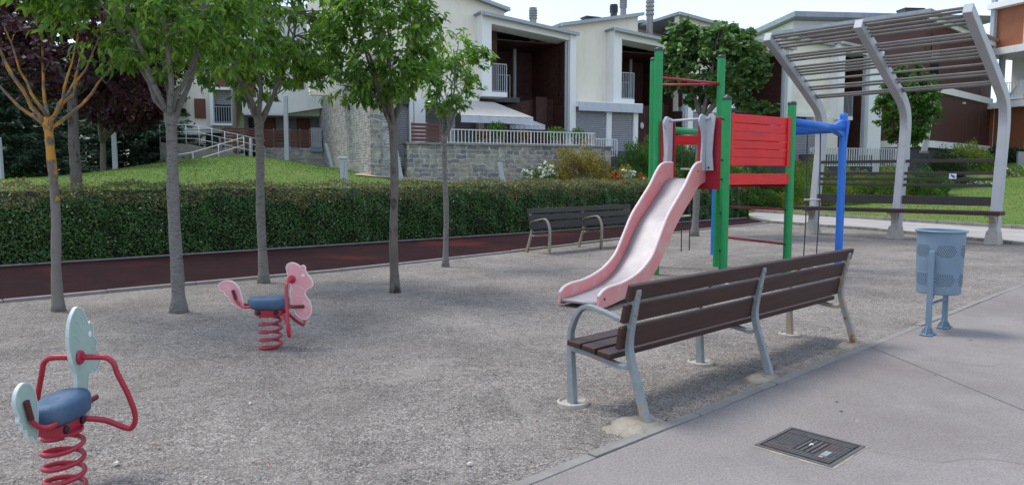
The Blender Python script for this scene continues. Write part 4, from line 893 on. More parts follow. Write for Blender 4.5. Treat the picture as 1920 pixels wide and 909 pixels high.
pinktail = dict(outline=K([(148,290),(165,268),(205,258),(250,262),(285,290),(310,330),(325,390),(335,440),(325,465),(300,468),(265,450),(240,430),(224,405),(218,385),(195,370),(185,345),(160,335),(148,312)]), lines=[])
rider((-2.10, 6.35, 0), R(2), 'pink panelled spring rider with blue seat, farther of the two riders', pinkhead, pinktail, M['pinkpanel'], M['pinkedge'])
def G2(l): return l
greenhead = dict(outline=[(.17, .30), (.15, .36), (.142, .44), (.135, .52), (.10, .60), (.085, .68), (.10, .76), (.135, .81), (.18, .835), (.225, .82), (.26, .78), (.285, .735), (.30, .745), (.325, .72), (.322, .69), (.335, .66), (.36, .635), (.345, .60), (.375, .57), (.385, .53), (.36, .50), (.33, .485), (.30, .49), (.275, .505), (.262, .49), (.25, .45), (.248, .40), (.26, .34), (.235, .28), (.20, .27)],
    lines=[[(.15, .78), (.19, .755), (.205, .72)], [(.125, .71), (.16, .695), (.185, .67)], [(.30, .62), (.33, .60), (.34, .57), (.32, .545)], [(.185, .80), (.22, .775), (.235, .745)]], handle=(.175, .595), loop=(.05, .235), eye=(.29, .685))
greentail = dict(outline=[(-.205, .40), (-.20, .46), (-.215, .53), (-.25, .575), (-.30, .59), (-.345, .57), (-.365, .53), (-.36, .485), (-.345, .46), (-.35, .435), (-.33, .42), (-.325, .39), (-.30, .385), (-.29, .35), (-.26, .345), (-.24, .32), (-.215, .335)], lines=[])
gr_ = rider((-2.12, 3.40, 0), R(92), 'pale green panelled spring rider nearest the camera with blue seat', greenhead, greentail, M['greenpanel'], M['greenedge'], s=1.06, spring_r=.095)
gr_.scale = (.93, .88, 1.03)

# ------------------------------------------------------------------ climbing tower with slide
def tower():
    A = Vector((2.16, 11.11, 0)); B = Vector((2.92, 10.2, 0)); Cc = Vector((3.36, 12.1, 0)); D = Vector((4.15, 11.12, 0)); A2 = Vector((2.27, 12.05, 0))
    BR = Vector((5.16, 11.65, 0)); BL = Vector((3.80, 13.9, 0)); Z = Vector((0, 0, 1))
    root = empty('climbing_tower', tuple(A), 0, 'playground climbing tower with green posts, red panels and a pink slide', 'climbing frame')
    O = tuple(A)
    def post(p, h, m=M['green'], r=.062, lbl=None):
        q = MB(O); n = 32; prof = []
        for k in range(n):
            t = 2*math.pi*k/n; g = r*(1-.10*max(0, math.cos(4*t))**6); prof.append((g*math.cos(t+.4), g*math.sin(t+.4)))
        q.prism(prof, p-Z*.05, (1, 0, 0), (0, 1, 0), (0, 0, 1), 0, h+.03)
        o = q.build('post', m, root, smooth=2)
        if lbl: o['label'] = lbl
        MB(O).lathe([(r+.002, h-.025), (r+.003, h+.008), (r*.8, h+.03), (.01, h+.036)], c=tuple(p), n=20).build('post_cap', M['greencap'] if m == M['green'] else M['blue'], o, smooth=2)
        return o
    post(A, 3.33, lbl='tall green post at the left of the slide'); post(A2, 3.33, lbl='tall green post hidden behind the left one'); post(Cc, 3.38, lbl='tall green post at the back of the tower')
    post(B, 2.53, lbl='short green post between slide and red panel'); post(D, 2.55, lbl='short green post right of the red panel')
    post(BR, 2.42, M['blue'], .058, 'blue post at the right end'); post(BL, 2.3, M['blue'], .058, 'blue post at the back under the platform')
    # platform
    dz = 1.42; c = (A+B+Cc+D)/4; poly = [((p+(c-p)*.03).x, (p+(c-p)*.03).y) for p in (A, B, D, Cc)]
    MB(O).prism(poly, (0, 0, 0), (1, 0, 0), (0, 1, 0), (0, 0, 1), dz-.035, dz).build('platform', M['wood'], root, bevel=.004)
    def beam(a, b, z, h, t, m, name, par=root, off=0, inset=.06, bev=.004):
        d = (b-a).normalized(); n = Vector((d.y, -d.x, 0)); return MB(O).bar(a+d*inset+n*off+Z*z, b-d*inset+n*off+Z*z, t, h).build(name, m, par, bevel=bev)
    for a, b in ((A, B), (Cc, D), (A, Cc)): beam(a, b, dz-.06, .09, .03, M['maroon'], 'deck_beam')
    beam(B, D, 1.44, .155, .04, M['red'], 'red_board'); 
    # slatted panel with frame
    d = (D-B).normalized(); n = Vector((d.y, -d.x, 0)); Lp = (D-B).length; pf = MB(O)
    z0, z1 = 1.625, 2.345
    bz = [(1.632, 1.742), (1.747, 1.860), (1.866, 1.975), (1.981, 2.094), (2.100, 2.212), (2.218, 2.335)]
    for k, (a, b) in enumerate(bz): MB(O).bar(B+d*.085+Z*(a+b)/2+n*.004*(k % 2), D-d*.085+Z*(a+b)/2+n*.004*(k % 2), .022, b-a).build('panel_board', M['red'], root, bevel=.005)
    for q in (.10, Lp-.10): MB(O).bar(B+d*q+n*.024+Z*z0, B+d*q+n*.024+Z*z1, .07, .022, up=tuple(n)).build('panel_stile', M['red'], root, bevel=.004)
    # maroon side panels either side of the slide
    e = (B-A).normalized(); m_ = Vector((e.y, -e.x, 0)); Ls = (B-A).length; print_ = None
    m_ = Vector((-abs(m_.x), -abs(m_.y), 0)).normalized() if True else m_
    for a, b in ((.05, .33), (Ls-.46, Ls-.05)):
        MB(O).prism([(a, 1.36), (b, 1.36), (b, 2.29), (a, 2.29)], A, e, (0, 0, 1), m_, -.01, .01).build('side_panel', M['maroon'], root, bevel=.006)
    MB(O).prism([(.05, 1.30), (Ls-.05, 1.30), (Ls-.05, 1.355), (.05, 1.355)], A, e, (0, 0, 1), m_, -.012, .012).build('side_panel', M['maroon'], root)
    # grey slide cheeks
    mid = (A+B)/2; cheek = [(-.10, 2.30), (-.055, 2.335), (-.01, 2.32), (.07, 2.30), (.075, 2.2), (.07, 1.60), (.055, 1.56), (-.02, 1.56), (-.045, 1.60), (-.05, 1.78), (-.035, 1.95), (-.06, 2.1), (-.12, 2.22)]
    ex = Vector((-.62, -.78, 0)).normalized()
    ch = []
    for s in (-1, 1):
        o0 = mid+e*(s*.30)+m_*.10
        P = smooth_path([(-a, b, 0) for a, b in cheek]+[(-cheek[0][0], cheek[0][1], 0)], 3)[:-1]
        o = MB(O).prism([(p.x, p.y) for p in P], o0, m_, (0, 0, 1), e, -.012, .012).build('cheek_panel', M['greypanel'], root, bevel=.003); ch.append(o0)
        # the panels also face the climber with a flat flange
        MB(O).prism([(-.07, 1.56), (.05, 1.56), (.055, 1.95), (.075, 2.18), (.02, 2.335), (-.04, 2.345), (-.085, 2.28), (-.06, 2.05), (-.045, 1.8)], mid+e*(s*.37)+m_*.055, e*(1 if s > 0 else -1)*-1, (0, 0, 1), m_, -.01, .01).build('cheek_flange', M['greypanel'], root, bevel=.003)
        for z in (2.28, 1.60):
            MB(O).tube([mid+e*(s*.37)+m_*.064+Z*z, mid+e*(s*.37)+m_*.075+Z*z], .014, 8).build('bolt', M['black'], root)
    MB(O).tube([mid+e*-.38+m_*.08+Z*2.275, mid+e*.38+m_*.08+Z*2.275], .018, 10).build('safety_bar', M['greypanel'], root, smooth=True)
    # slide
    E0 = Vector((.765, 8.285, 0)); T = Vector(((A+B)/2)); sd_ = (T-E0).normalized(); sw = Vector((sd_.y, -sd_.x, 0)); LL = (T-E0).length
    sl_root = MB(O)
    prof = smooth_path([(0, .085, 0), (.3, .10, 0), (.65, .125, 0), (.95, .18, 0), (1.22, .29, 0), (1.45, .46, 0), (1.66, .68, 0), (1.90, .90, 0), (2.15, 1.06, 0), (2.42, 1.24, 0), (2.66, 1.40, 0), (LL-.12, 1.45, 0), (LL+.05, 1.455, 0)], 4)
    vs = []; hw = .235
    for p in prof:
        base = E0+sd_*p.x
        for a, dz_ in ((-hw, .0), (-hw*.6, -.006), (0, -.009), (hw*.6, -.006), (hw, 0)): vs.append(base+sw*a+Z*(p.y+dz_))
    nP = len(prof); top = [(i*5+a, i*5+a+1, (i+1)*5+a+1, (i+1)*5+a) for i in range(nP-1) for a in range(4)]
    sl = MB(O).add(vs, top).build('slide_bed', M['steel'], root, smooth=True); md = sl.modifiers.new('t', 'SOLIDIFY'); md.thickness = .012; md.offset = -1
    tl = smooth_path([(-.03, .15, 0), (.06, .205, 0), (.22, .235, 0), (.48, .245, 0), (.75, .285, 0), (1.02, .36, 0), (1.28, .50, 0), (1.48, .72, 0), (1.70, .97, 0), (1.95, 1.16, 0), (2.22, 1.36, 0), (2.40, 1.53, 0), (2.55, 1.635, 0), (2.72, 1.67, 0), (LL-.02, 1.67, 0)], 4)
    bl = smooth_path([(LL-.02, 1.41, 0), (2.66, 1.34, 0), (2.42, 1.17, 0), (2.12, .97, 0), (1.84, .74, 0), (1.60, .50, 0), (1.38, .31, 0), (1.10, .16, 0), (.80, .085, 0), (.45, .05, 0), (.12, .02, 0), (-.04, .03, 0)], 4)
    outl = [(p.x, p.y) for p in tl]+[(p.x, p.y) for p in bl]
    for s in (-1, 1):
        o = MB(O).prism(outl, E0+sw*s*(hw+.02), sd_, (0, 0, 1), sw, -.018, .018).build('slide_side', M['slidepink'], root, smooth=2, bevel=.006)
        # pale worn rounded lip
        MB(O).tube([E0+sw*s*(hw+.02)+sd_*p.x+Z*(p.y+.001) for p in tl], .0185, 8).build('slide_lip', M['pinkedge'], o, smooth=True)
        MB(O).tube([E0+sw*(s*(hw+.035))+sd_*.08+Z*.12, E0+sw*(s*(hw+.046))+sd_*.08+Z*.12], .014, 8).build('bolt', M['black'], o)
        MB(O).tube([E0+sw*(s*(hw+.035))+sd_*2.6+Z*1.55, E0+sw*(s*(hw+.046))+sd_*2.6+Z*1.55], .010, 8).build('bolt', M['black'], o)
    MB(O).tube([E0+sw*-hw-sd_*.005+Z*.072, E0+sw*hw-sd_*.005+Z*.072], .022, 10).build('slide_end', M['steel'], root, smooth=True)
    # bars
    def rod(a, b, r, m, name, n=10): return MB(O).tube([a, b], r, n).build(name, m, root, smooth=True)
    rod(A+Z*2.93, Cc+Z*2.96, .019, M['redsteel'], 'top_bar'); rod(A2+Z*2.93, Cc+Z*2.95, .019, M['redsteel'], 'top_bar')
    rod(Cc+Z*.50, D+Z*.46, .019, M['redsteel'], 'low_bar'); rod(Cc+Z*1.00, D+Z*.98, .019, M['redsteel'], 'low_bar')
    # boards on the back side
    beam(A2, Cc, 2.06, .15, .035, M['red'], 'back_board', off=-.02)
    # overhead climbing net frame of the blue posts
    rod(A2+Z*2.25, BL+Z*2.25, .055, M['green'], 'green_beam', 16)
    rod(D+Z*2.29, BR+Z*2.20, .056, M['blue'], 'blue_beam', 16); rod(BR+Z*2.2, BL+Z*2.2, .045, M['blue'], 'blue_beam', 16)
    rod(Cc+Z*2.2, BL+Z*2.2, .03, M['blue'], 'blue_beam', 12)
    for k in range(1, 7):
        t = k/7; rod(D.lerp(BR, t)+Z*(2.29-.09*t), Cc.lerp(BL, t)+Z*2.2, .016, M['blue'], 'overhead_rung', 8)
    # brackets at the blue post head
    for tgt in (D, BL):
        dd = (tgt-BR).normalized(); nn = Vector((-dd.y, dd.x, 0))
        MB(O).prism([(.04, 2.08), (.26, 2.20), (.26, 2.26), (.04, 2.36)], BR, dd, (0, 0, 1), nn, -.045, .045).build('corner_bracket', M['blue'], root, bevel=.01)
        MB(O).prism([(.045, 2.33), (.09, 2.33), (.05, 1.97), (.045, 1.97)], BR-dd*.0, -dd, (0, 0, 1), nn, -.03, .03).build('corner_bracket', M['blue'], root, bevel=.004)
    def ropes(p, q, zt, zb, rungs):
        for a in (p, q):
            pts = [a+Z*(zt+(zb-zt)*t)+Vector((math.sin(t*5+a.x)*.012, 0, 0)) for t in [i/12 for i in range(13)]]
            MB(O).tube(pts, .010, 6).build('rope', M['rope'], root, smooth=True)
        for z in rungs:
            MB(O).tube([p+(p-q)*.1+Z*z, q+(q-p)*.1+Z*z], .017, 8).build('rope_rung', M['rung'], root, smooth=True)
    ropes(Vector((4.75, 12.0, 0)), Vector((4.98, 12.05, 0)), 2.22, .12, (1.10,))
    ropes(Vector((2.96, 12.95, 0)), Vector((3.16, 13.2, 0)), 2.22, .16, (.78, 1.18, 1.60))
    # bolts on posts
    bo = MB(O)
    for p in (D, B):
        for z in (.46, .98, 1.44, 1.7, 2.25): bo.tube([p+Vector((-.055, -.04, z)), p+Vector((-.07, -.05, z))], .013, 8)
    bo.build('post_bolts', M['black'], root)
tower()

# ------------------------------------------------------------------ pergola bench
def pergola():
    base = Vector((10.56, 16.16, 0)); a = Vector((-UY, UX, 0)); root = empty('pergola', tuple(base), 0, 'curved pale grey steel pergola with slatted roof over a long dark bench', 'pergola'); O = tuple(base)
    arm = Vector((-UX, -UY, 0)); Z = Vector((0, 0, 1)); sp = 2.01
    cl = smooth_path([(.10, 0, 0), (.0, .7, 0), (-.10, 1.5, 0), (-.20, 2.2, 0), (-.235, 2.62, 0), (-.17, 2.95, 0), (.06, 3.22, 0), (.45, 3.44, 0), (1.0, 3.73, 0), (1.9, 4.19, 0), (2.75, 4.62, 0)], 5)
    n = len(cl)
    for i in range(3):
        b = base+a*sp*i; vs = []
        for j, p in enumerate(cl):
            d = (cl[min(j+1, n-1)]-cl[max(j-1, 0)]).normalized(); s = Vector((-d.y, d.x, 0)); h = .145-.045*max(0, (j-n*.45)/(n*.55)); w2 = .085
            for ss, tt in ((h, -w2), (h, w2), (-h, w2), (-h, -w2)):
                q = p+s*ss; vs.append(b+arm*q.x+Z*q.y+a*tt)
        fs = [(j*4+k, j*4+(k+1) % 4, (j+1)*4+(k+1) % 4, (j+1)*4+k) for j in range(n-1) for k in range(4)]+[(3, 2, 1, 0), tuple((n-1)*4+k for k in range(4))]
        lg = MB(O).add(vs, fs).build('curved_leg', M['pergwhite'], root, bevel=.012)
        f = MB(O); f.add([b+arm*(x+.10)+a*y+Z*z for x, y, z in ((-.20,-.16,-.05),(.20,-.16,-.05),(.20,.16,-.05),(-.20,.16,-.05),(-.165,-.105,.30),(.165,-.105,.30),(.165,.105,.30),(-.165,.105,.30))], [(0,3,2,1),(4,5,6,7),(0,1,5,4),(1,2,6,5),(2,3,7,6),(3,0,4,7)])
        f.build('leg_foot', M['ringconc'], lg, bevel=.02)
        # corbel carrying the seat
        br = MB(O); P = [(.10, .30), (.19, .31), (.20, .45), (.32, .57), (.58, .61), (.60, .645), (.10, .645)]
        br.prism(P, b, arm, (0, 0, 1), a, -.06, .06); br.build('seat_bracket', M['castrust'] if i == 2 else M['ringconc'], root, bevel=.01)
    def xat(z):
        for p, q in zip(cl, cl[1:]):
            if p.y <= z <= q.y: return p.x+(q.x-p.x)*(z-p.y)/(q.y-p.y)
        return cl[-1].x
    E0 = base-a*.16; E1 = base+a*(2*sp+.16)
    for k in range(3): # seat planks
        x = .24+k*.15; MB(O).bar(E0-a*.05+arm*x+Z*.68, E1+a*.1+arm*x+Z*.665, .135, .085).build('seat_plank', M['wood'], root, bevel=.008)
    for seg in range(2):
        s0 = base+a*(sp*seg+.10); s1 = base+a*(sp*(seg+1)-.10)
        for z, h, nm in ((.92, .20, 'back_board'), (1.265, .065, 'back_slat'), (1.40, .065, 'back_slat'), (1.535, .07, 'back_slat'), (1.82, .075, 'back_slat')):
            x = xat(z)+.09; MB(O).bar(s0+arm*x+Z*z, s1+arm*x+Z*z, .035, h).build(nm, M['woodfar'], root, bevel=.006)
    # roof slats on top of the arms in uneven groups
    for t in (.985, .955, .915, .875, .84, .745, .715, .68, .60, .565, .53, .495, .415, .33, .295, .21, .18):
        z = 3.10+(4.62-3.10)*t; x = xat(z); dn = Vector((.46, -.89))
        p = arm*(x-.02)+Z*(z+.045)
        MB(O).bar(base+a*.06+p, base+a*(2*sp+.04)+p, .07, .05).build('roof_slat', M['pergslat'], root, bevel=.015)
    st = MB(O); s0 = base+a*.88; x = xat(1.47)+.12
    st.prism([(-.075, 1.41), (.075, 1.41), (.075, 1.53), (-.075, 1.53)], s0+arm*x, a, (0, 0, 1), arm, -.002, .002); so_ = st.build('sticker', M['sticker'], root)
    MB(O).prism([(-.05, 1.44), (-.02, 1.425), (.045, 1.49), (.03, 1.515), (-.045, 1.475)], s0+arm*(x+.004), a, (0, 0, 1), arm, -.001, .001).build('blue_mark', M['stickerblue'], so_)
pergola()

# ------------------------------------------------------------------ houses
HY = R(25); HO = Vector((-1.1, 28, 0)); HW = Vector((math.cos(HY), math.sin(HY), 0)); HN = Vector((-math.sin(HY), math.cos(HY), 0))
def P_(root):
    """box helper bound to a house: local coordinates, part meshes"""
    def b(name, boxes, m, par=root, bevel=0, label=None):
        q = MB()
        for bx_ in boxes: q.box(*bx_)
        o = q.build(name, M[m], par, bevel=bevel)
        if label: o['label'] = label
        return o
    return b
def railing(par, a, b, z0, z1, m='railgrey', step=.11, r=.009, name='railing'):
    a = Vector(a); b = Vector(b); q = MB(); L_ = (b-a).length; n = max(2, int(L_/step))
    Z = Vector((0, 0, 1)); q.bar(a+Z*z1, b+Z*z1, .035, .03); q.bar(a+Z*(z0+.03), b+Z*(z0+.03), .025, .02)
    for i in range(n+1):
        p = a.lerp(b, i/n); rr_ = r*(1.6 if i % 12 == 0 or i == n else 1); q.bar(p+Z*z0, p+Z*(z1-.012), rr_*2, rr_*2, up=(1, 0, 0))
    return q.build(name, M[m], par)
def chimney(roof, x, y, z, h, r, kind='round'):
    if kind == 'box':
        o = P_(roof)('chimney', [(x-r, x+r, y-r*.7, y+r*.7, z-.3, z+h)], 'chim'); P_(roof)('chimney_cap', [(x-r-.04, x+r+.04, y-r*.7-.04, y+r*.7+.04, z+h+.002, z+h+.06)], 'chim', o)
    else:
        pr = [(r, z-.4), (r, z+h*.6)]
        for k in range(4): zz = z+h*(.62+.09*k); pr += [(r*1.25, zz), (r*1.25, zz+h*.045), (r, zz+h*.05), (r, zz+h*.088)]
        pr += [(r*1.2, z+h), (.01, z+h+.02)]
        o = MB().lathe(pr, c=(x, y, 0), n=16).build('chimney', M['chimlight' if kind == 'round' else 'chim'], roof, smooth=2)
    return o
def roofslab(root, prof, y0, y1, th=.12, name='roof', seam=.45):
    """standing seam metal roof over an x-z profile"""
    q = MB()
    up = [(x, z) for x, z in prof]; dn = [(x, z-th) for x, z in prof[::-1]]
    q.prism(up+dn, (0, 0, 0), (1, 0, 0), (0, 0, 1), (0, 1, 0), y0, y1)
    o = q.build(name, M['roof'], root)
    g = MB(); g.prism([(x, z-.02) for x, z in prof]+[(x, z-.14) for x, z in prof[::-1]], (0, 0, 0), (1, 0, 0), (0, 0, 1), (0, 1, 0), y0-.10, y0-.005); g.build('gutter', M['railgrey'], o)
    return o
def shutter(par, x0, x1, y, z0, z1, name='roller_shutter'):
    q = MB(); n = int((z1-z0)/.075)
    for k in range(n):
        a = z0+k*(z1-z0)/n; b = z0+(k+1)*(z1-z0)/n
        q.add([(x0, y, a), (x1, y, a), (x1, y-.018, a+(b-a)*.5), (x0, y-.018, a+(b-a)*.5), (x1, y, b-.006), (x0, y, b-.006)], [(0, 1, 2, 3), (3, 2, 4, 5)])
    return q.build(name, M['shutter'], par)
def house(s0, label, ztop=(7.42, 6.96), openw=3.65, bay=1.85, bayroof=None, bay_top=None, ground_open=False, right_pillar=True, zb=4.42, depth=3.2, tfront=-.5):
    o0 = HO+HW*s0; root = empty('terraced_house', tuple(o0), HY, label, 'house', 'terraced cream houses with dark brick recesses')
    b = P_(root); zt0, zt1 = ztop; W = openw
    # white projecting frame: jamb, lintel and sill in one piece
    fr = MB(); out = [(0, zb), (0, zt0), (W+.1, zt1), (W+.1, zt1-.24), (.38, zt0-.34), (.38, zb+.18), (1.02, zb+.18), (1.02, zb)]
    fr.prism(out, (0, 0, 0), (1, 0, 0), (0, 0, 1), (0, 1, 0), 0, .95); fr.build('window_frame_box', M['white'], root, bevel=.01)
    # recess of dark brick behind the frame
    br = MB(); br.box(.2, W+.3, depth, depth+.3, .8, zt0-.2); br.box(W, W+.28, .32, depth-.002, .8, zt1-.1); br.box(.40, 1.02, .96, 1.3, zb+.0, zt0-.35)
    br.box(.1, .38, .96, depth-.002, zb, zt0-.3); br.build('recess_wall', M['brick'], root)
    b('recess_ceiling', [(.1, W+.2, .96, depth, zt1-.26, zt1-.22)], 'paneldark')
    b('floor_slab', [(.2, 2.0, .96, depth-.004, zb-.08, zb+.12), (-2.2, W, tfront, depth-.004, .9, 2.45)], 'basement')
    wn = b('window', [(.44, .62, .92, .958, zb+.35, zt0-.9)], 'glass'); b('window_surround', [(.40, .44, .90, .958, zb+.3, zt0-.85), (.44, .62, .90, .958, zt0-.899, zt0-.85)], 'railgrey', wn)
    d = b('door', [(1.2, 2.0, depth-.06, depth-.002, zb+.13, zt1-.9)], 'glass'); b('door_surround', [(1.14, 1.2, depth-.08, depth-.002, zb+.13, zt1-.84), (2.0, 2.06, depth-.08, depth-.002, zb+.13, zt1-.84), (1.2, 2.0, depth-.08, depth-.002, zt1-.9, zt1-.84)], 'railgrey', d)
    railing(root, (.40, .04, 0), (1.0, .04, 0), zb+.19, zb+1.22, step=.085)
    railing(root, (1.03, 1.9, 0), (2.0, 1.9, 0), zb+.12, zb+1.1, step=.10)
    # brick parapet that steps up towards the stair
    pp = MB(); pp.prism([(.9, 2.45), (W-.001, 2.45), (W-.001, zb+.15), (2.75, zb+.12), (1.0, zb-.28), (.9, zb-.3)], (0, 1.25, 0), (1, 0, 0), (0, 0, 1), (0, 1, 0), 0, .22); pp.build('parapet', M['brick'], root)
    b('parapet_pier', [(2.72, 3.2, .95, 1.248, 2.45, zb+.18)], 'brick')
    lm = MB().lathe([(.01, 0), (.10, .0), (.12, .03), (.09, .07), (.01, .085)], n=20).build('wall_lamp', M['railwhite'], root, smooth=2); lm.rotation_euler = (R(90), 0, 0); lm.location = (2.25, 1.245, 3.62); lm.scale = (.8, 1.2, 1)
    MB().tube([(2.55, 2.6, zb-.2), (2.55, 2.6, zt1-.25)], .075, 10).build('downpipe', M['railgrey'], root, smooth=2)
    if right_pillar:
        b('pillar', [(W+.03, W+.30, -.10, .31, 2.3, zt1+.05)], 'white', bevel=.01)
        MB().tube([(W-.04, .12, 2.4), (W-.04, .12, zt1-.3)], .05, 10).build('downpipe', M['railgrey'], root, smooth=2)
    # cream bay left of the frame
    zbt = bay_top or zt0
    cw = MB(); pf = bayroof or [(-bay, zbt), (0.1, zbt)]
    cw.prism([(pf[0][0], 4.25)]+[(x, z-.1) for x, z in pf]+[(pf[-1][0], zt0-.001), (-.001, zt0-.001), (-.001, 4.25)] if pf[-1][0] > .2 else [(pf[0][0], 4.25)]+[(x, z-.1) for x, z in pf]+[(pf[-1][0], 4.25)], (0, 0, 0), (1, 0, 0), (0, 0, 1), (0, 1, 0), .55, .85)
    cw.build('wall', M['cream'], root)
    rf = roofslab(root, [(pf[0][0]-.15, pf[0][1])]+list(pf[1:-1])+[(pf[-1][0]+.12, pf[-1][1]+.0)], .35, 6.5)
    r2 = roofslab(root, [(-.12, zt0+.07), (W+.35, zt1+.07)], -.16, 5.5, .06, 'front_roof')
    b('string_course', [(-bay, -.001, .30, .549, 4.22, 4.42)], 'white')
    return root, b, rf, r2
# first house, with the large cream gable on its left
root, b, rf, r2 = house(0, 'cream house with pale awnings over its terrace, nearest behind the stone wall', bay=1.85, bayroof=[(-6.2, 9.6), (1.15, 7.82)], tfront=-2.64)
b('back_wall', [(-4.19, .8, 1.3, 1.5, 2.2, 4.24)], 'basement')
for x0, x1 in ((-2.0, -.95), (-.72, .25), (.5, 1.2)): shutter(root, x0, x1, 1.27, 2.46, 4.1)
b('column', [(-.95, -.72, 1.0, 1.29, 2.45, 4.2), (.25, .48, 1.0, 1.29, 2.45, 4.2), (-2.79, -2.63, .15, 1.29, 1.7, 4.2)], 'white')
shutter(root, -3.45, -2.80, .3, 1.8, 3.95)
b('side_block', [(-2.61, -2.2, .1, 1.2, 2.6, 4.2)], 'white')
b('lintel_box', [(-4.19, -2.8, .1, .5, 4.0, 4.23)], 'chim')
# stone clad volume
b('stone_block', [(-5.0, -4.2, -3.0, 5.4, 1.0, 5.2)], 'stone'); b('stone_pier', [(-5.03, -4.72, -3.05, -2.7, 1.0, 3.9)], 'stonewall')
def awning(root, x0, x1, y0, z0, x2, x3, y1, z1, val):
    q = MB(); q.add([(x0, y0, z0), (x1, y0, z0), (x3, y1, z1), (x2, y1, z1), (x0, y0, z0-.02), (x1, y0, z0-.02), (x3, y1, z1-.02), (x2, y1, z1-.02)], [(0, 1, 2, 3), (7, 6, 5, 4), (0, 4, 5, 1), (1, 5, 6, 2), (2, 6, 7, 3), (3, 7, 4, 0)])
    o = q.build('awning', M['awning'], root); v = MB(); n = 24
    vs = []
    for i in range(n+1):
        x = x2+(x3-x2)*i/n; yy = y1-.012-.012*math.sin(i*1.9); vs += [(x, yy, z1-.02), (x, yy-.01, z1-val)]
    v.add(vs, [(2*i, 2*i+1, 2*i+3, 2*i+2) for i in range(n)]); v.build('valance', M['valance'], o)
    MB().tube([(x2, y1, z1-.015), (x3, y1, z1-.015)], .025, 8).build('front_rail', M['railwhite'], o, smooth=True)
awning(root, -1.55, .55, .25, 4.25, -1.6, 1.15, -1.9, 3.55, .26)
awning(root, .6, 1.6, .9, 3.95, .7, 2.15, -.9, 3.36, .18)
chimney(rf, 1.3, 3.2, 7.55, .75, .17, 'dark'); chimney(r2, 1.75, 2.8, 7.2, .85, .16); chimney(r2, 2.9, 1.6, 7.1, 1.1, .14)
# second house
root, b, rf, r2 = house(5.75, 'cream house with closed grey roller shutters left of the tall green posts', bay=2.0, bayroof=[(-2.1, 7.45), (1.5, 8.2)], ztop=(7.30, 6.9))
shutter(root, -1.75, -.38, -.0, 2.3, 4.15); shutter(root, -.10, .92, -.0, 2.3, 4.15)
b('column', [(-.36, -.12, -.08, .2, 2.2, 4.16), (.94, 1.16, -.08, .2, 2.2, 4.16)], 'white'); b('awning_cassette', [(-1.8, 1.3, -.22, .29, 4.17, 4.40)], 'white', bevel=.02)
b('awning_fold', [(-1.75, 1.25, -.26, -.225, 4.02, 4.36)], 'valance')
chimney(rf, .2, 2.2, 7.75, .4, .32, 'box'); chimney(rf, 1.5, 2.4, 8.05, .85, .15, 'dark'); chimney(rf, 1.2, 1.2, 7.9, 1.0, .13); chimney(r2, 2.7, 1.4, 7.2, 1.9, .15)
root, b, rf, r2 = house(11.6, 'cream gabled house half hidden by the round leaved tree', bay=2.2, bayroof=[(-2.25, 8.4), (1.5, 7.9)], ztop=(7.55, 7.2), openw=3.4)
shutter(root, -1.9, -.38, -.0, 2.3, 4.15)
q = MB(); q.prism([(-4.3, 6.6), (-4.3, 8.0), (-2.2, 8.5), (1.5, 7.9), (1.5, 6.6)], (0, 0, 0), (1, 0, 0), (0, 0, 1), (0, 1, 0), 3.6, 3.9); q.build('upper_gable', M['cream'], root); roofslab(root, [(-4.5, 8.05), (-2.2, 8.62), (1.6, 8.0)], 3.3, 8)
root, b, rf, r2 = house(18.35, 'white house with a dark brick recess and white end pillar, seen through the pergola', bay=3.2, bayroof=[(-3.2, 7.9), (.05, 7.75)], ztop=(7.7, 7.5), openw=1.9, zb=4.12)
b('end_wall', [(1.95, 2.85, -.12, 6, 1.6, 7.6)], 'white')
shutter(root, -2.6, -1.2, .2, 1.6, 3.8); b('ground_floor_wall', [(-3.2, -2.6, .21, .8, 1, 4.24), (-1.2, .3, .21, .8, 1, 4.24)], 'cream')

# terrace wall, railing, fence and pots of house one
def hp(s, off): v = HO+HW*s+HN*off; return (v.x, v.y, 0)
tw = empty('stone_wall', hp(-3.85, -3), HY, 'long grey stone terrace wall with a thin cap behind the hedge', 'wall')
b = P_(tw); b('masonry', [(0, 7.6, 0, .35, .8, 2.46), (7.25, 7.6, .351, 3.0, .8, 2.46)], 'stonewall'); b('cap', [(-.05, 7.65, -.05, .40, 2.463, 2.53)], 'darkkerb', bevel=.01)
tr_ = empty('terrace_railing', hp(-2.45, -2.85), HY, 'pale metal bar railing on top of the grey stone wall', 'railing')
railing(tr_, (0, 0, 0), (5.6, 0, 0), 2.53, 2.98, 'railwhite', .125, .011, 'bars'); railing(tr_, (5.6, 0, 0), (5.75, 2.4, 0), 2.53, 2.98, 'railwhite', .125, .011, 'side_bars')
def board_fence(loc, yaw, L_, z0, z1, n, label, group='red brown board fences of the terraces', gap=.035):
    root = empty('board_fence', loc, yaw, label, 'fence', group)
    for k in range(n):
        h = (z1-z0)/n; MB().bar((0, 0, z0+h*(k+.5)), (L_, 0, z0+h*(k+.5)), .03, h-gap).build('board', M['fencebrown'], root)
    for x in (.04, L_/2, L_-.04): MB().bar((x, .03, z0-.15), (x, .03, z1+.02), .05, .025, up=(0, 1, 0)).build('fence_post', M['railgrey'], root)
board_fence(hp(-3.66, -2.85), HY, 1.02, 2.56, 3.16, 5, 'red brown board fence directly behind the trunk of the thin tree')
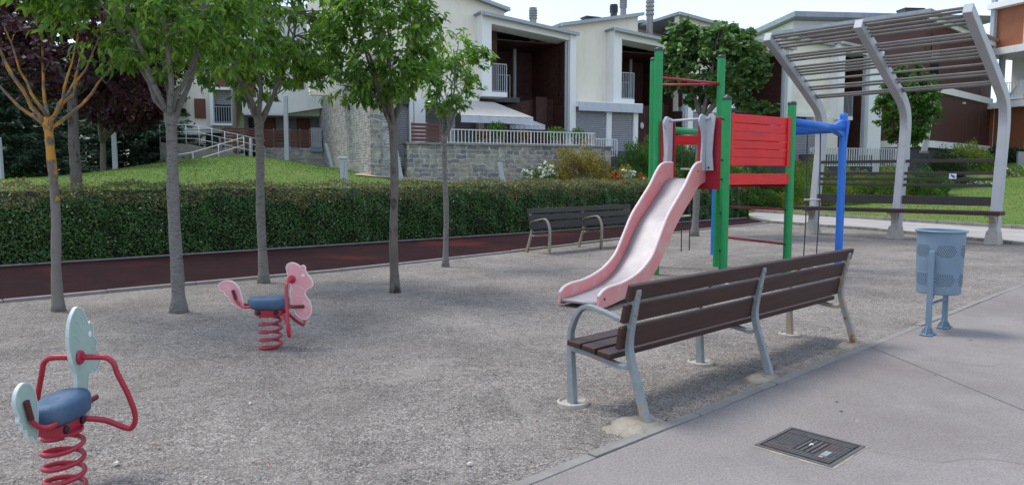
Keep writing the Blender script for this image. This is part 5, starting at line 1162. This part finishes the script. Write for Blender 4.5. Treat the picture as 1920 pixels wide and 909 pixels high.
def pot(s, off, r, h, label, flowers, n, seed, z=2.45):
    c = hp(s, off); rng = np.random.default_rng(seed)
    root = empty('potted_plant', (c[0], c[1], z), 0, label, 'potted plant', 'potted plants on the terraces')
    MB().lathe([(.02, 0), (r*.45, 0), (r*.6, .26), (r*.64, .28), (r*.55, .28), (.02, .25)], n=16).build('pot', M['darkkerb'], root, smooth=2)
    d = rng.normal(0, 1, (900, 3)); d /= np.linalg.norm(d, axis=1, keepdims=True); p = np.array([c[0], c[1], z+.25+h*.5])+d*np.array([r, r, h*.55])*(.4+.6*rng.random((900, 1)))
    leaves('foliage', p, d+rng.normal(0, .5, (900, 3)), .07*(.6+.7*rng.random(900)), SIMPLE, M['bush'], root, rng)
    if flowers:
        q = p[rng.integers(0, 900, n)]+rng.normal(0, .03, (n, 3)); leaves('blossoms', np.repeat(q, 5, 0)+rng.normal(0, .02, (n*5, 3)), rng.normal(0, 1, (n*5, 3)), .06, ROUND, M[flowers], root, rng)
pot(-.4, -2.2, .40, .6, 'dark green pot plant on the terrace under the large awning', None, 0, 1)
pot(.55, -2.3, .22, .35, 'small pot of red flowers between two green pot plants', 'fred', 60, 2)
pot(-1.0, -2.4, .2, .3, 'small pot of red flowers left on the terrace', 'fred', 40, 3)
pot(1.9, -2.2, .42, .5, 'wide green pot plant behind the railing below the lamp', None, 0, 4)
pot(2.75, -2.3, .32, .45, 'green pot plant at the right end of the terrace railing', None, 0, 5)
pot(3.9, -.9, .28, .35, 'pot of red and yellow flowers beside the grey shutter', 'fred', 60, 6)
shrub('terrace_shrub', hp(7.3, -1.6)[:2], (1.0, .7, 1.1), 'bushy green plant right of the grey shutters', 'bush', 'bush', 4500, .07, 70)
# glass balustrade / red parasol folded near shutters
g = empty('garden_table', hp(3.9, -1.6), HY, 'low white slatted garden fence panel before the grey shutter', 'fence'); railing(g, (0, 0, 0), (1.0, 0, 0), 2.2, 2.85, 'railwhite', .1, .012, 'bars'); g.name = 'low_fence'

# ------------------------------------------------------------------ left houses (behind the lawn mound)
def left_house():
    o = Vector((-8, 31, 0)); yaw = R(12); root = empty('row_house', tuple(o), yaw, 'white house with overhanging upper floor and brown doors behind the lawn mound', 'house'); b = P_(root)
    b('upper_wall', [(-2.95, .55, -.3, 5, 3.95, 7.8)], 'white', bevel=.01)
    q = MB(); q.prism([(-1.2, 3.93), (.9, 4.3), (.9, 7.8), (-1.2, 7.8)], (0, 0, 0), (1, 0, 0), (0, 0, 1), (0, 1, 0), -.9, -.302); q.build('bay', M['white'], root, bevel=.01)
    b('recess_wall', [(-3.1, 1.2, 1.2, 1.5, 1.5, 4.3)], 'shutter'); b('floor', [(-3.2, 1.0, -.5, 1.2, 2.4, 2.5)], 'basement')
    for x in (-2.35, -.95, .22): b('door', [(x, x+.5, 1.0, 1.19, 2.5, 3.95)], 'panelbrown')
    for x in (-1.8, -.38): w_ = b('window', [(x, x+.5, 1.1, 1.19, 2.9, 3.9)], 'glass'); b('window_shutter', [(x, x+.5, 1.05, 1.098, 3.3, 3.9)], 'shutter', w_)
    b('window', [(-2.9, -2.6, 1.1, 1.19, 2.6, 3.9)], 'glass')
    b('brick_strip', [(-2.9, -2.4, -.32, -.302, 4.6, 6.2)], 'panelbrown'); b('brick_strip', [(-.9, -.5, -.93, -.902, 4.9, 6.2)], 'panelbrown')
    b('soffit', [(-2.9, .5, -.28, 1.2, 3.90, 3.948)], 'white')
    roofslab(root, [(-3.2, 8.2), (1.1, 7.9)], -1.1, 6)
    b('stone_base', [(-2.3, 1.0, -.95, -.6, 1.2, 2.58)], 'stone')
    rr_ = empty('cream_house', (-8+math.cos(yaw)*-3.3, 31-math.sin(yaw)*3.3, 0), yaw, 'cream house with brown shuttered windows and a grey balcony window at the far left', 'house'); b = P_(rr_)
    b('wall', [(-3.6, 0, -.6, 5, 1.2, 8.2)], 'cream'); b('band', [(-3.65, -.02, -.68, -.602, 3.28, 3.44)], 'white')
    for x, z in ((-1.35, 3.72), (-2.35, 3.72), (-1.35, 5.4)): s_ = b('window', [(x, x+.38, -.64, -.602, z, z+.75)], 'glass'); b('window_shutter', [(x-.02, x+.36, -.67, -.642, z, z+.75)], 'panelbrown', s_)
    b('balcony_box', [(-.75, .05, -1.0, -.602, 3.42, 3.52), (-.75, -.62, -1.0, -.602, 3.522, 4.9), (-.619, .05, -1.0, -.602, 4.8, 4.9)], 'white')
    b('balcony_window', [(-.618, -.02, -.66, -.602, 3.53, 4.79)], 'glass'); shutter(rr_, -.61, -.02, -.68, 4.25, 4.79); b('brick_strip', [(-.60, -.05, -.66, -.602, 4.92, 6.3)], 'panelbrown')
    railing(rr_, (-.6, -.97, 0), (.03, -.97, 0), 3.54, 4.15, step=.08)
    b('garage_window', [(-1.0, -.35, -.66, -.602, 2.55, 3.15)], 'glass'); b('canopy', [(-2.7, -1.2, -1.1, -.602, 3.05, 3.16)], 'railwhite')
    roofslab(rr_, [(-3.8, 8.9), (.1, 8.3)], -.9, 6)
    l2 = lambda s, off=0: (o.x+math.cos(yaw)*s-math.sin(yaw)*off, o.y+math.sin(yaw)*s+math.cos(yaw)*off, 0)
    board_fence(l2(-3.55, -1.5), yaw, 1.25, 2.55, 3.32, 7, 'red brown board fence left of the grey trunk of the middle tree', gap=.03)
    board_fence(l2(-2.15, -1.0), yaw, .9, 2.62, 3.3, 6, 'red brown board fence left of the tall white lamp post', gap=.03)
    board_fence(l2(-1.12, -1.0), yaw, .85, 2.62, 3.3, 6, 'red brown board fence between the tall white post and the grey gate', gap=.03)
    gt = empty('metal_gate', l2(-.27, -1.0), yaw, 'grey vertical bar gate beside the pale stone block', 'gate')
    q = MB(); 
    for k in range(7): q.bar((.03+k*.06, 0, 2.6), (.03+k*.06, 0, 3.38), .045, .02, up=(0, 1, 0))
    q.bar((0, .02, 2.7), (.42, .02, 2.7), .02, .04); q.bar((0, .02, 3.28), (.42, .02, 3.28), .02, .04); q.build('bars', M['railgrey'], gt)
    P_(gt)('threshold', [(-.02, .45, -.1, .2, 2.42, 2.58)], 'binblue')
    # ramp wall with white handrails
    rw = empty('ramp_wall', l2(-5.4, -3.2), yaw, 'pale concrete ramp wall left of the lawn crest', 'wall'); q = MB()
    q.prism([(0, .9), (3.6, .9), (3.6, 2.05), (2.9, 2.2), (1.0, 2.60), (0, 2.66)], (0, 0, 0), (1, 0, 0), (0, 0, 1), (0, 1, 0), 0, .22); q.build('wall', M['kerb'], rw)
    rl = empty('ramp_railing', l2(-5.4, -3.1), yaw, 'white tubular handrail running down along the concrete ramp', 'railing'); q = MB()
    top = lambda x: 2.63-(0 if x < 1.2 else (x-1.2)*.22)
    for dz in (.18, .42, .66): q.tube([(x, 0, top(x)+dz) for x in (0, 1.2, 2.2, 3.0, 3.6)], .010, 6)
    q.build('rails', M['railwhite'], rl, smooth=True)
    q = MB()
    for k in range(9): x = k*.44; q.tube([(x, 0, top(x)-.04), (x, 0, top(x)+.66)], .014, 6)
    q.build('uprights', M['railwhite'], rl, smooth=True)
    r3 = empty('stair_handrail', l2(-4.3, -4.2), yaw, 'white double handrail rising to the right before the concrete ramp', 'railing'); q = MB()
    for dz in (0, .28): q.tube([(-.6, 0, 1.86+dz), (.2, 0, 2.0+dz), (1.9, .1, 2.55+dz)], .016, 6)
    for x, z in ((.2, 2.0), (1.05, 2.27), (1.9, 2.55)): q.tube([(x, .03, z-.45), (x, .03, z+.28)], .014, 6)
    q.build('rails', M['railwhite'], r3, smooth=True)
left_house()
def far_house(loc, yaw, w_, label, seed, h=6.5):
    root = empty('far_house', loc, yaw, label, 'house'); b = P_(root); z0 = loc[2]
    b('wall', [(0, w_, 0, 6, -1, h)], 'cream')
    for i in range(int(w_/2.6)):
        for z in (.8, 3.6):
            x = .7+i*2.6; o = b('window', [(x, x+1.1, -.03, -.002, z, z+1.3)], 'glass'); b('window_frame', [(x-.06, x-.001, -.06, -.002, z-.06, z+1.36), (x+1.101, x+1.16, -.06, -.002, z-.06, z+1.36), (x, x+1.1, -.06, -.002, z+1.302, z+1.36)], 'white', o)
    b('band', [(-.05, w_+.05, -.08, -.002, 3.0, 3.18)], 'white'); roofslab(root, [(-.4, h+.1), (w_/2, h+.9), (w_+.4, h+.1)], -.5, 6.5)
far_house((-30, 42, 1.6), R(8), 15, 'pale far house glimpsed between the dark conifers', 1)

# ------------------------------------------------------------------ brown apartment building on the right
def apartment():
    c = Vector((29.2, 45.8, 0)); yaw = TH
    # wing that recedes to the right towards the corner c
    q_ = empty('apartment_block', (c.x-UX*12, c.y-UY*12, 0), yaw, 'dark brown clad apartment wing with white bands behind the pergola', 'building', 'brown clad apartment buildings'); b = P_(q_)
    b('plinth', [(0, 12, .1, 8, 1.0, 3.25)], 'basement'); b('cladding', [(0, 12, 0, 8, 3.26, 5.75), (0, 12, .02, 8, 6.1, 9.2)], 'paneldark')
    b('white_band', [(-.1, 12, -.12, 8, 2.9, 3.25), (-.1, 12, -.12, 8, 5.752, 6.098), (-.1, 12, -.12, 8, 9.2, 9.45)], 'white')
    b('panel_joint', [(x, x+.03, -.012, -.001, 3.26, 5.75) for x in (2.4, 5.0, 7.4, 9.8)]+[(x, x+.03, .005, .019, 6.1, 9.2) for x in (2.4, 5.0, 7.4, 9.8)], 'panelbrown')
    w1 = b('window', [(1.0, 2.2, -.01, -.001, 6.5, 8.6)], 'glass'); w2 = b('wall_light', [(6.5, 6.8, -.08, -.001, 5.45, 5.55)], 'railwhite')
    b('roof', [(-.3, 12.2, -.3, 8.5, 9.452, 9.6)], 'roof')
    # front wing running from the corner towards the right side of the picture
    d2 = Vector((.33, -.944, 0)); yaw2 = math.atan2(d2.y, d2.x)
    f = empty('apartment_block', (c.x, c.y, 0), yaw2, 'orange brown clad apartment block with white balconies at the right edge', 'building', 'brown clad apartment buildings'); b = P_(f)
    # local +y is to the right/behind of the facade
    S = 1
    b('plinth', [(0, 14, .5, 9, 1.0, 2.35)], 'basement'); b('white_band', [(-.6, 14, -.35, 9, 2.36, 2.72), (-.3, 14, -.6, 9, 5.45, 5.80), (-.3, 14, -.9, 9, 8.55, 8.95), (-.2, 14, -.5, 9, 11.4, 11.75)], 'white')
    b('cladding', [(0, 2.3, .0, 9, 2.722, 5.449), (4.2, 14, .0, 9, 2.722, 5.449), (0, 14, .0, 9, 8.951, 11.39), (1.2, 14, 1.6, 9, 5.802, 8.549)], 'panelorange')
    b('recess_wall', [(2.301, 4.199, .5, .6, 2.722, 5.449)], 'white'); b('recess_side', [(0, 1.19, 1.6, 9, 5.802, 8.549)], 'white')
    b('upper_wall', [(2.5, 14, 1.5, 9, 11.76, 15)], 'panelorange')
    b('panel_joint', [(x, x+.04, -.012, -.001, 8.96, 11.38) for x in (1.8, 4.4, 7.0)]+[(x, x+.03, -.012, -.001, 2.73, 5.44) for x in (.25, 2.25)], 'railwhite')
    for x0, x1, z0, z1, yy in ((2.6, 3.9, 2.8, 5.2, .46), (2.6, 4.4, 5.85, 8.3, 1.56), (6.2, 7.4, 5.85, 8.3, 1.56), (5.6, 6.8, 2.8, 5.2, -.04), (4.0, 5.2, 11.8, 14.2, 1.46)):
        g = b('window', [(x0, x1, yy, yy+.035, z0, z1)], 'glass')
        b('window_frame', [(x0-.08, x0-.001, yy-.04, yy+.036, z0, z1+.08), (x1+.001, x1+.08, yy-.04, yy+.036, z0, z1+.08), (x0, x1, yy-.04, yy+.036, z1+.001, z1+.08), (x0, x1, yy-.03, yy-.001, (z0*.55+z1*.45), (z0*.55+z1*.45)+.06)], 'railgrey', g)
    b('column', [(.6, .85, -.3, -.05, 5.801, 8.549), (-.1, .15, -.3, -.05, 8.951, 15)], 'railgrey')
    railing(f, (1.0, -.45, 0), (12, -.45, 0), 5.8, 6.9, 'railwhite', .16, .014); railing(f, (1.0, -.45, 0), (12, -.45, 0), 11.75, 12.8, 'railwhite', .16, .014)
    b('low_wall', [(.9, 3, 1.0, 1.2, 5.801, 6.6)], 'white')
    roofslab(f, [(-1.5, 13.9), (2.4, 14.3)], -.5, 6, .15)
    # folded white parasols on the balcony
    for x in (1.6, 3.6):
        MB().lathe([(.9, 5.9), (.55, 6.3), (.2, 6.75), (.03, 7.1)], c=(x, .3, 0), n=8, cap=False).build('parasol', M['sticker'], f)
    # flat roofed building in the middle distance
    m = empty('apartment_block', (19.5, 50, 0), R(6), 'white and orange flat roofed block between the houses and the brown wing', 'building', 'brown clad apartment buildings'); b = P_(m)
    b('wall', [(-1, 12, 0, 8, 1, 11.6)], 'white'); b('cladding', [(2.4, 4.9, -.05, -.002, 9.0, 11.1), (8.3, 9.9, -.05, -.002, 7.6, 11.2)], 'panelorange')
    b('cladding', [(7.8, 12, -.05, -.002, 2, 7.2)], 'paneldark')
    for x0, x1, z0, z1 in ((5.3, 7.9, 8.6, 11.0), (10.1, 11.6, 8.4, 10.8), (1.6, 3.6, 4.6, 7.0), (4.6, 6.4, 4.6, 7.0)):
        g = b('window', [(x0, x1, -.06, -.002, z0, z1)], 'glass'); b('window_frame', [(x0-.12, x0-.001, -.12, -.002, z0, z1+.12), (x1+.001, x1+.12, -.12, -.002, z0, z1+.12), (x0, x1, -.12, -.002, z1+.001, z1+.12), ((x0+x1)/2-.04, (x0+x1)/2+.04, -.09, -.061, z0, z1)], 'railgrey', g)
        b('curtain', [(x0+.1, x1-.3, -.075, -.062, z0, z0+.9)], 'white', g)
    b('balcony_slab', [(1, 7.6, -.9, -.002, 7.5, 7.9)], 'white'); rf = b('roof', [(-1.5, 12.5, -1.2, 8.5, 11.62, 11.95)], 'roof'); chimney(rf, 8.5, 2, 12.0, .9, .7, 'box')
    # white garden fence before them
    wf = empty('picket_fence', (13.8, 34.5, 0), R(20), 'low white picket fence behind the border shrubs right of the white house', 'fence'); railing(wf, (0, 0, 0), (6.0, 0, 0), 1.9, 2.75, 'railwhite', .14, .02, 'pickets')
    ub = Vector((26.4, 38.6, 0)); gz = ground(ub.x, ub.y); u = empty('utility_box', (ub.x, ub.y, gz), R(-20), 'small grey utility box standing on the lawn at the right edge', 'utility box')
    b = P_(u); b('cabinet', [(-.22, .22, -.15, .15, -.05, .62)], 'railgrey', bevel=.015); b('lid', [(-.24, .24, -.17, .17, .622, .66)], 'railgrey', bevel=.01); b('door', [(-.19, .19, -.165, -.152, .06, .58)], 'shutter')
apartment()

# ------------------------------------------------------------------ pale leaning marker posts on the lawns
def marker(x, y, h, w_, label, tilt=0, cap=False, z=None, group='pale upright marker posts on the lawns', turn=0):
    gz = ground(x, y)-.05 if z is None else z; root = empty('marker_post', (x, y, gz), R(turn), label, 'post', group)
    dx = math.tan(R(tilt))*h; q = MB(); a = w_/2; t = a*.86
    q.add([(-a,-a*.7,0),(a,-a*.7,0),(a,a*.7,0),(-a,a*.7,0),(-t+dx,-t*.7,h),(t+dx,-t*.7,h),(t+dx,t*.7,h),(-t+dx,t*.7,h)], [(0,3,2,1),(4,5,6,7),(0,1,5,4),(1,2,6,5),(2,3,7,6),(3,0,4,7)])
    q.build('shaft', M['post'], root, bevel=.012)
    MB().box(-a-.04, a+.04, -a*.7-.04, a*.7+.04, -.05, .055).build('base', M['kerb'], root, bevel=.01)
    if cap: MB().box(dx-t-.03, dx+t+.03, -t*.7-.03, t*.7+.03, h+.002, h+.045).build('cap', M['railwhite'], root, bevel=.006)
    return root
def on(px, Y): return ((px-960)/1390*Y)
marker(on(4, 19)*1.0, 19, 1.15, .16, 'short pale square post at the left edge of the photo')
marker(on(220, 24), 24, 1.45, .15, 'pale post in front of the wide dark conifer', turn=10)
marker(on(541, 27.5), 27.5, 2.55, .17, 'tall slender white post before the brown fences', 0)
marker(on(626, 26.5), 26.5, .92, .12, 'thin leaning pale post before the stone block', -14)
marker(on(649, 20), 20, .95, .20, 'thick short pale post with a cap above the hedge', -4, True)
marker(on(754, 23), 23, 1.05, .15, 'leaning pale post immediately right of the dark brown tree trunk', -10)
marker(on(949, 22.5), 22.5, .95, .15, 'leaning pale post before the long grey stone wall', -12)
marker(on(1727, 33), 33, 2.3, .22, 'tall leaning pale post before the dark brown cladding', 8, z=2.5)
marker(on(381, 29.4), 29.4, .95, .10, 'small pale post on the ramp, leftmost', -3, z=2.2, group='small pale posts along the ramp')
marker(on(421, 29.2), 29.2, .85, .10, 'small pale post on the ramp left of the board fence', -6, z=2.1, group='small pale posts along the ramp')
marker(on(473, 28.8), 28.8, .9, .14, 'small pale post at the foot of the ramp rail beside the grey trunk', 2, z=2.0, group='small pale posts along the ramp')
bl_ = empty('bollard_light', (on(82, 26), 26, ground(on(82, 26), 26)), 0, 'short bollard light with dark head on the rear lawn at left', 'bollard')
MB().lathe([(.07, -.1), (.07, .62), (.05, .63)], n=14).build('shaft', M['post'], bl_, smooth=2); MB().lathe([(.075, .64), (.09, .68), (.09, .78), (.05, .82), (.01, .83)], n=14).build('lamp_head', M['chim'], bl_, smooth=2)

# ------------------------------------------------------------------ small litter of leaves and stones on the gravel
def debris():
    rr = random.Random(9)
    def mk(name, x, y, s, m, label, cat, group, kind):
        o0 = MB()
        if kind == 'leaf':
            P = [(0, 0, .004), (.35, .28, .012), (.75, .2, .010), (1, 0, .006), (.75, -.2, .014), (.35, -.28, .008)]; o0.add([(a*s, b_*s, z) for a, b_, z in P], [(0, 1, 2, 3), (0, 3, 4, 5)])
        else:
            n = 9; vs = [(s*math.cos(i*.7)*rr.uniform(.7, 1.1), s*.8*math.sin(i*.7)*rr.uniform(.7, 1.1), 0) for i in range(n)]; vs2 = [(a*.7, b_*.7, s*.45*rr.uniform(.8, 1.1)) for a, b_, _ in vs]
            o0.add(vs+vs2, [(i, (i+1) % n, n+(i+1) % n, n+i) for i in range(n)]+[tuple(range(n, 2*n))])
        o = o0.build(name, m, smooth=2); o.location = (x, y, .012); o.rotation_euler = (0, 0, rr.uniform(0, 6)); tag(o, label, cat, group)
    brownleaf = mat('dry_leaf', (.34, .12, .06), .8, (.25, .10, .05), 30)
    pal = mat('pale_stone', (.62, .57, .50), .9, (.5, .46, .42), 20)
    # ground points worked out from the picture once
    for i in range(22):
        u = rr.uniform(1.5, 9.5); v = rr.uniform(3, 9.6); x, y = uv(u, v)
        mk('small_dry_leaf', x, y, rr.uniform(.02, .035), brownleaf, 'small dry brown leaf lying on the grey gravel', 'leaf', 'small dry leaves scattered on the gravel', 'leaf')
    for (x, y, s, lb_) in [(-1.93, 3.97, .05, 'curled red brown dry leaf right of the near spring rider'), (-1.62, 3.35, .05, 'dry reddish leaf low in the foreground gravel')]: mk('dry_leaf', x, y, s, brownleaf, lb_, 'leaf', 'dry leaves on the gravel', 'leaf')
    for (x, y, s, lb_) in [(-2.05, 3.72, .022, 'pale stone under the handle loop of the near spring rider'), (-1.72, 4.75, .016, 'pale stone on the gravel between the two spring riders'), (-.22, 3.72, .018, 'pale stone in the foreground gravel left of the bench')]: mk('pale_stone', x, y, s, pal, lb_, 'stone', 'pale stones on the gravel', 'stone')
    for i in range(26):
        u = rr.uniform(3.4, 8); v = rr.uniform(2.7, 7); x, y = uv(u, v)
        mk('red_petal', x, y, rr.uniform(.010, .018), M['fredpet'], 'small red petal lying on the grey gravel', 'petal', 'red petals scattered on the gravel', 'leaf')
M['gum'] = mat('old_gum', (.10, .09, .088), .9)
M['fredpet'] = mat('red_petal', (.45, .03, .04), .7)
debris()
def crack(pts, w_):
    rr = random.Random(int(pts[0][0]*100)); P = smooth_path([(a, b_, 0) for a, b_ in pts], 6); P = [Vector((p.x+rr.uniform(-.008, .008), p.y+rr.uniform(-.008, .008), .0148)) for p in P]; vs = []
    for i, p in enumerate(P):
        d = (P[min(i+1, len(P)-1)]-P[max(i-1, 0)]).normalized(); s_ = Vector((-d.y, d.x, 0))*w_*rr.uniform(.3, 1); vs += [p-s_, p+s_]
    mb = MB(); mb.add(vs, [(2*i, 2*i+1, 2*i+3, 2*i+2) for i in range(len(P)-1)]); tag(mb.build('pavement_crack', M['joint']), kind='structure')
M['joint'] = mat('joint_dirt', (.10, .09, .085), .95, (.16, .15, .14), 6)
crack([(1.95, 3.9), (2.2, 3.75), (2.5, 3.78), (2.9, 3.6), (3.3, 3.66)], .0018)
crack([(3.3, 5.9), (3.7, 5.7), (4.0, 5.75), (4.6, 5.4)], .002)
rg = random.Random(12)
for i in range(8):
    u = rg.uniform(4.0, 9.0); v = rg.uniform(-.6, 2.2); x, y = uv(u, v); r_ = rg.uniform(.008, .018); n_ = 9; q = MB()
    q.add([(r_*math.cos(6.283*k_/n_)*rg.uniform(.7, 1.15), r_*math.sin(6.283*k_/n_)*rg.uniform(.7, 1.15), 0) for k_ in range(n_)], [tuple(range(n_))])
    o = q.build('gum_spot', M['gum']); o.location = (x, y, .0155); tag(o, 'flat dark gum spot trodden on the concrete pavement', 'gum spot', 'dark gum spots on the pavement')
# joints in the pavement, slightly sunk dark lines
def joint(a, b_, w_=.010):
    mb = MB(); a = Vector((*a, .0145)); b_ = Vector((*b_, .0145)); d = (b_-a).normalized(); s = Vector((-d.y, d.x, 0))*w_/2; n = 30; vs = []
    rr = random.Random(4)
    for i in range(n+1): p = a.lerp(b_, i/n)+s*rr.uniform(-.6, .6); vs += [p-s*rr.uniform(.6, 1), p+s*rr.uniform(.6, 1)]
    mb.add(vs, [(2*i, 2*i+1, 2*i+3, 2*i+2) for i in range(n)]); return mb.build('pavement_joint', M['joint'])
M['joint'] = mat('joint_dark', (.10, .09, .085), .95, (.2, .19, .18), 6)
for a, b_ in (((3.12, 6.35), (3.30, 4.0)), ((-.6, 2.2), (.9, .5)), ((7.0, 9.8), (11.5, 5.2))): tag(joint(a, b_), kind='structure')
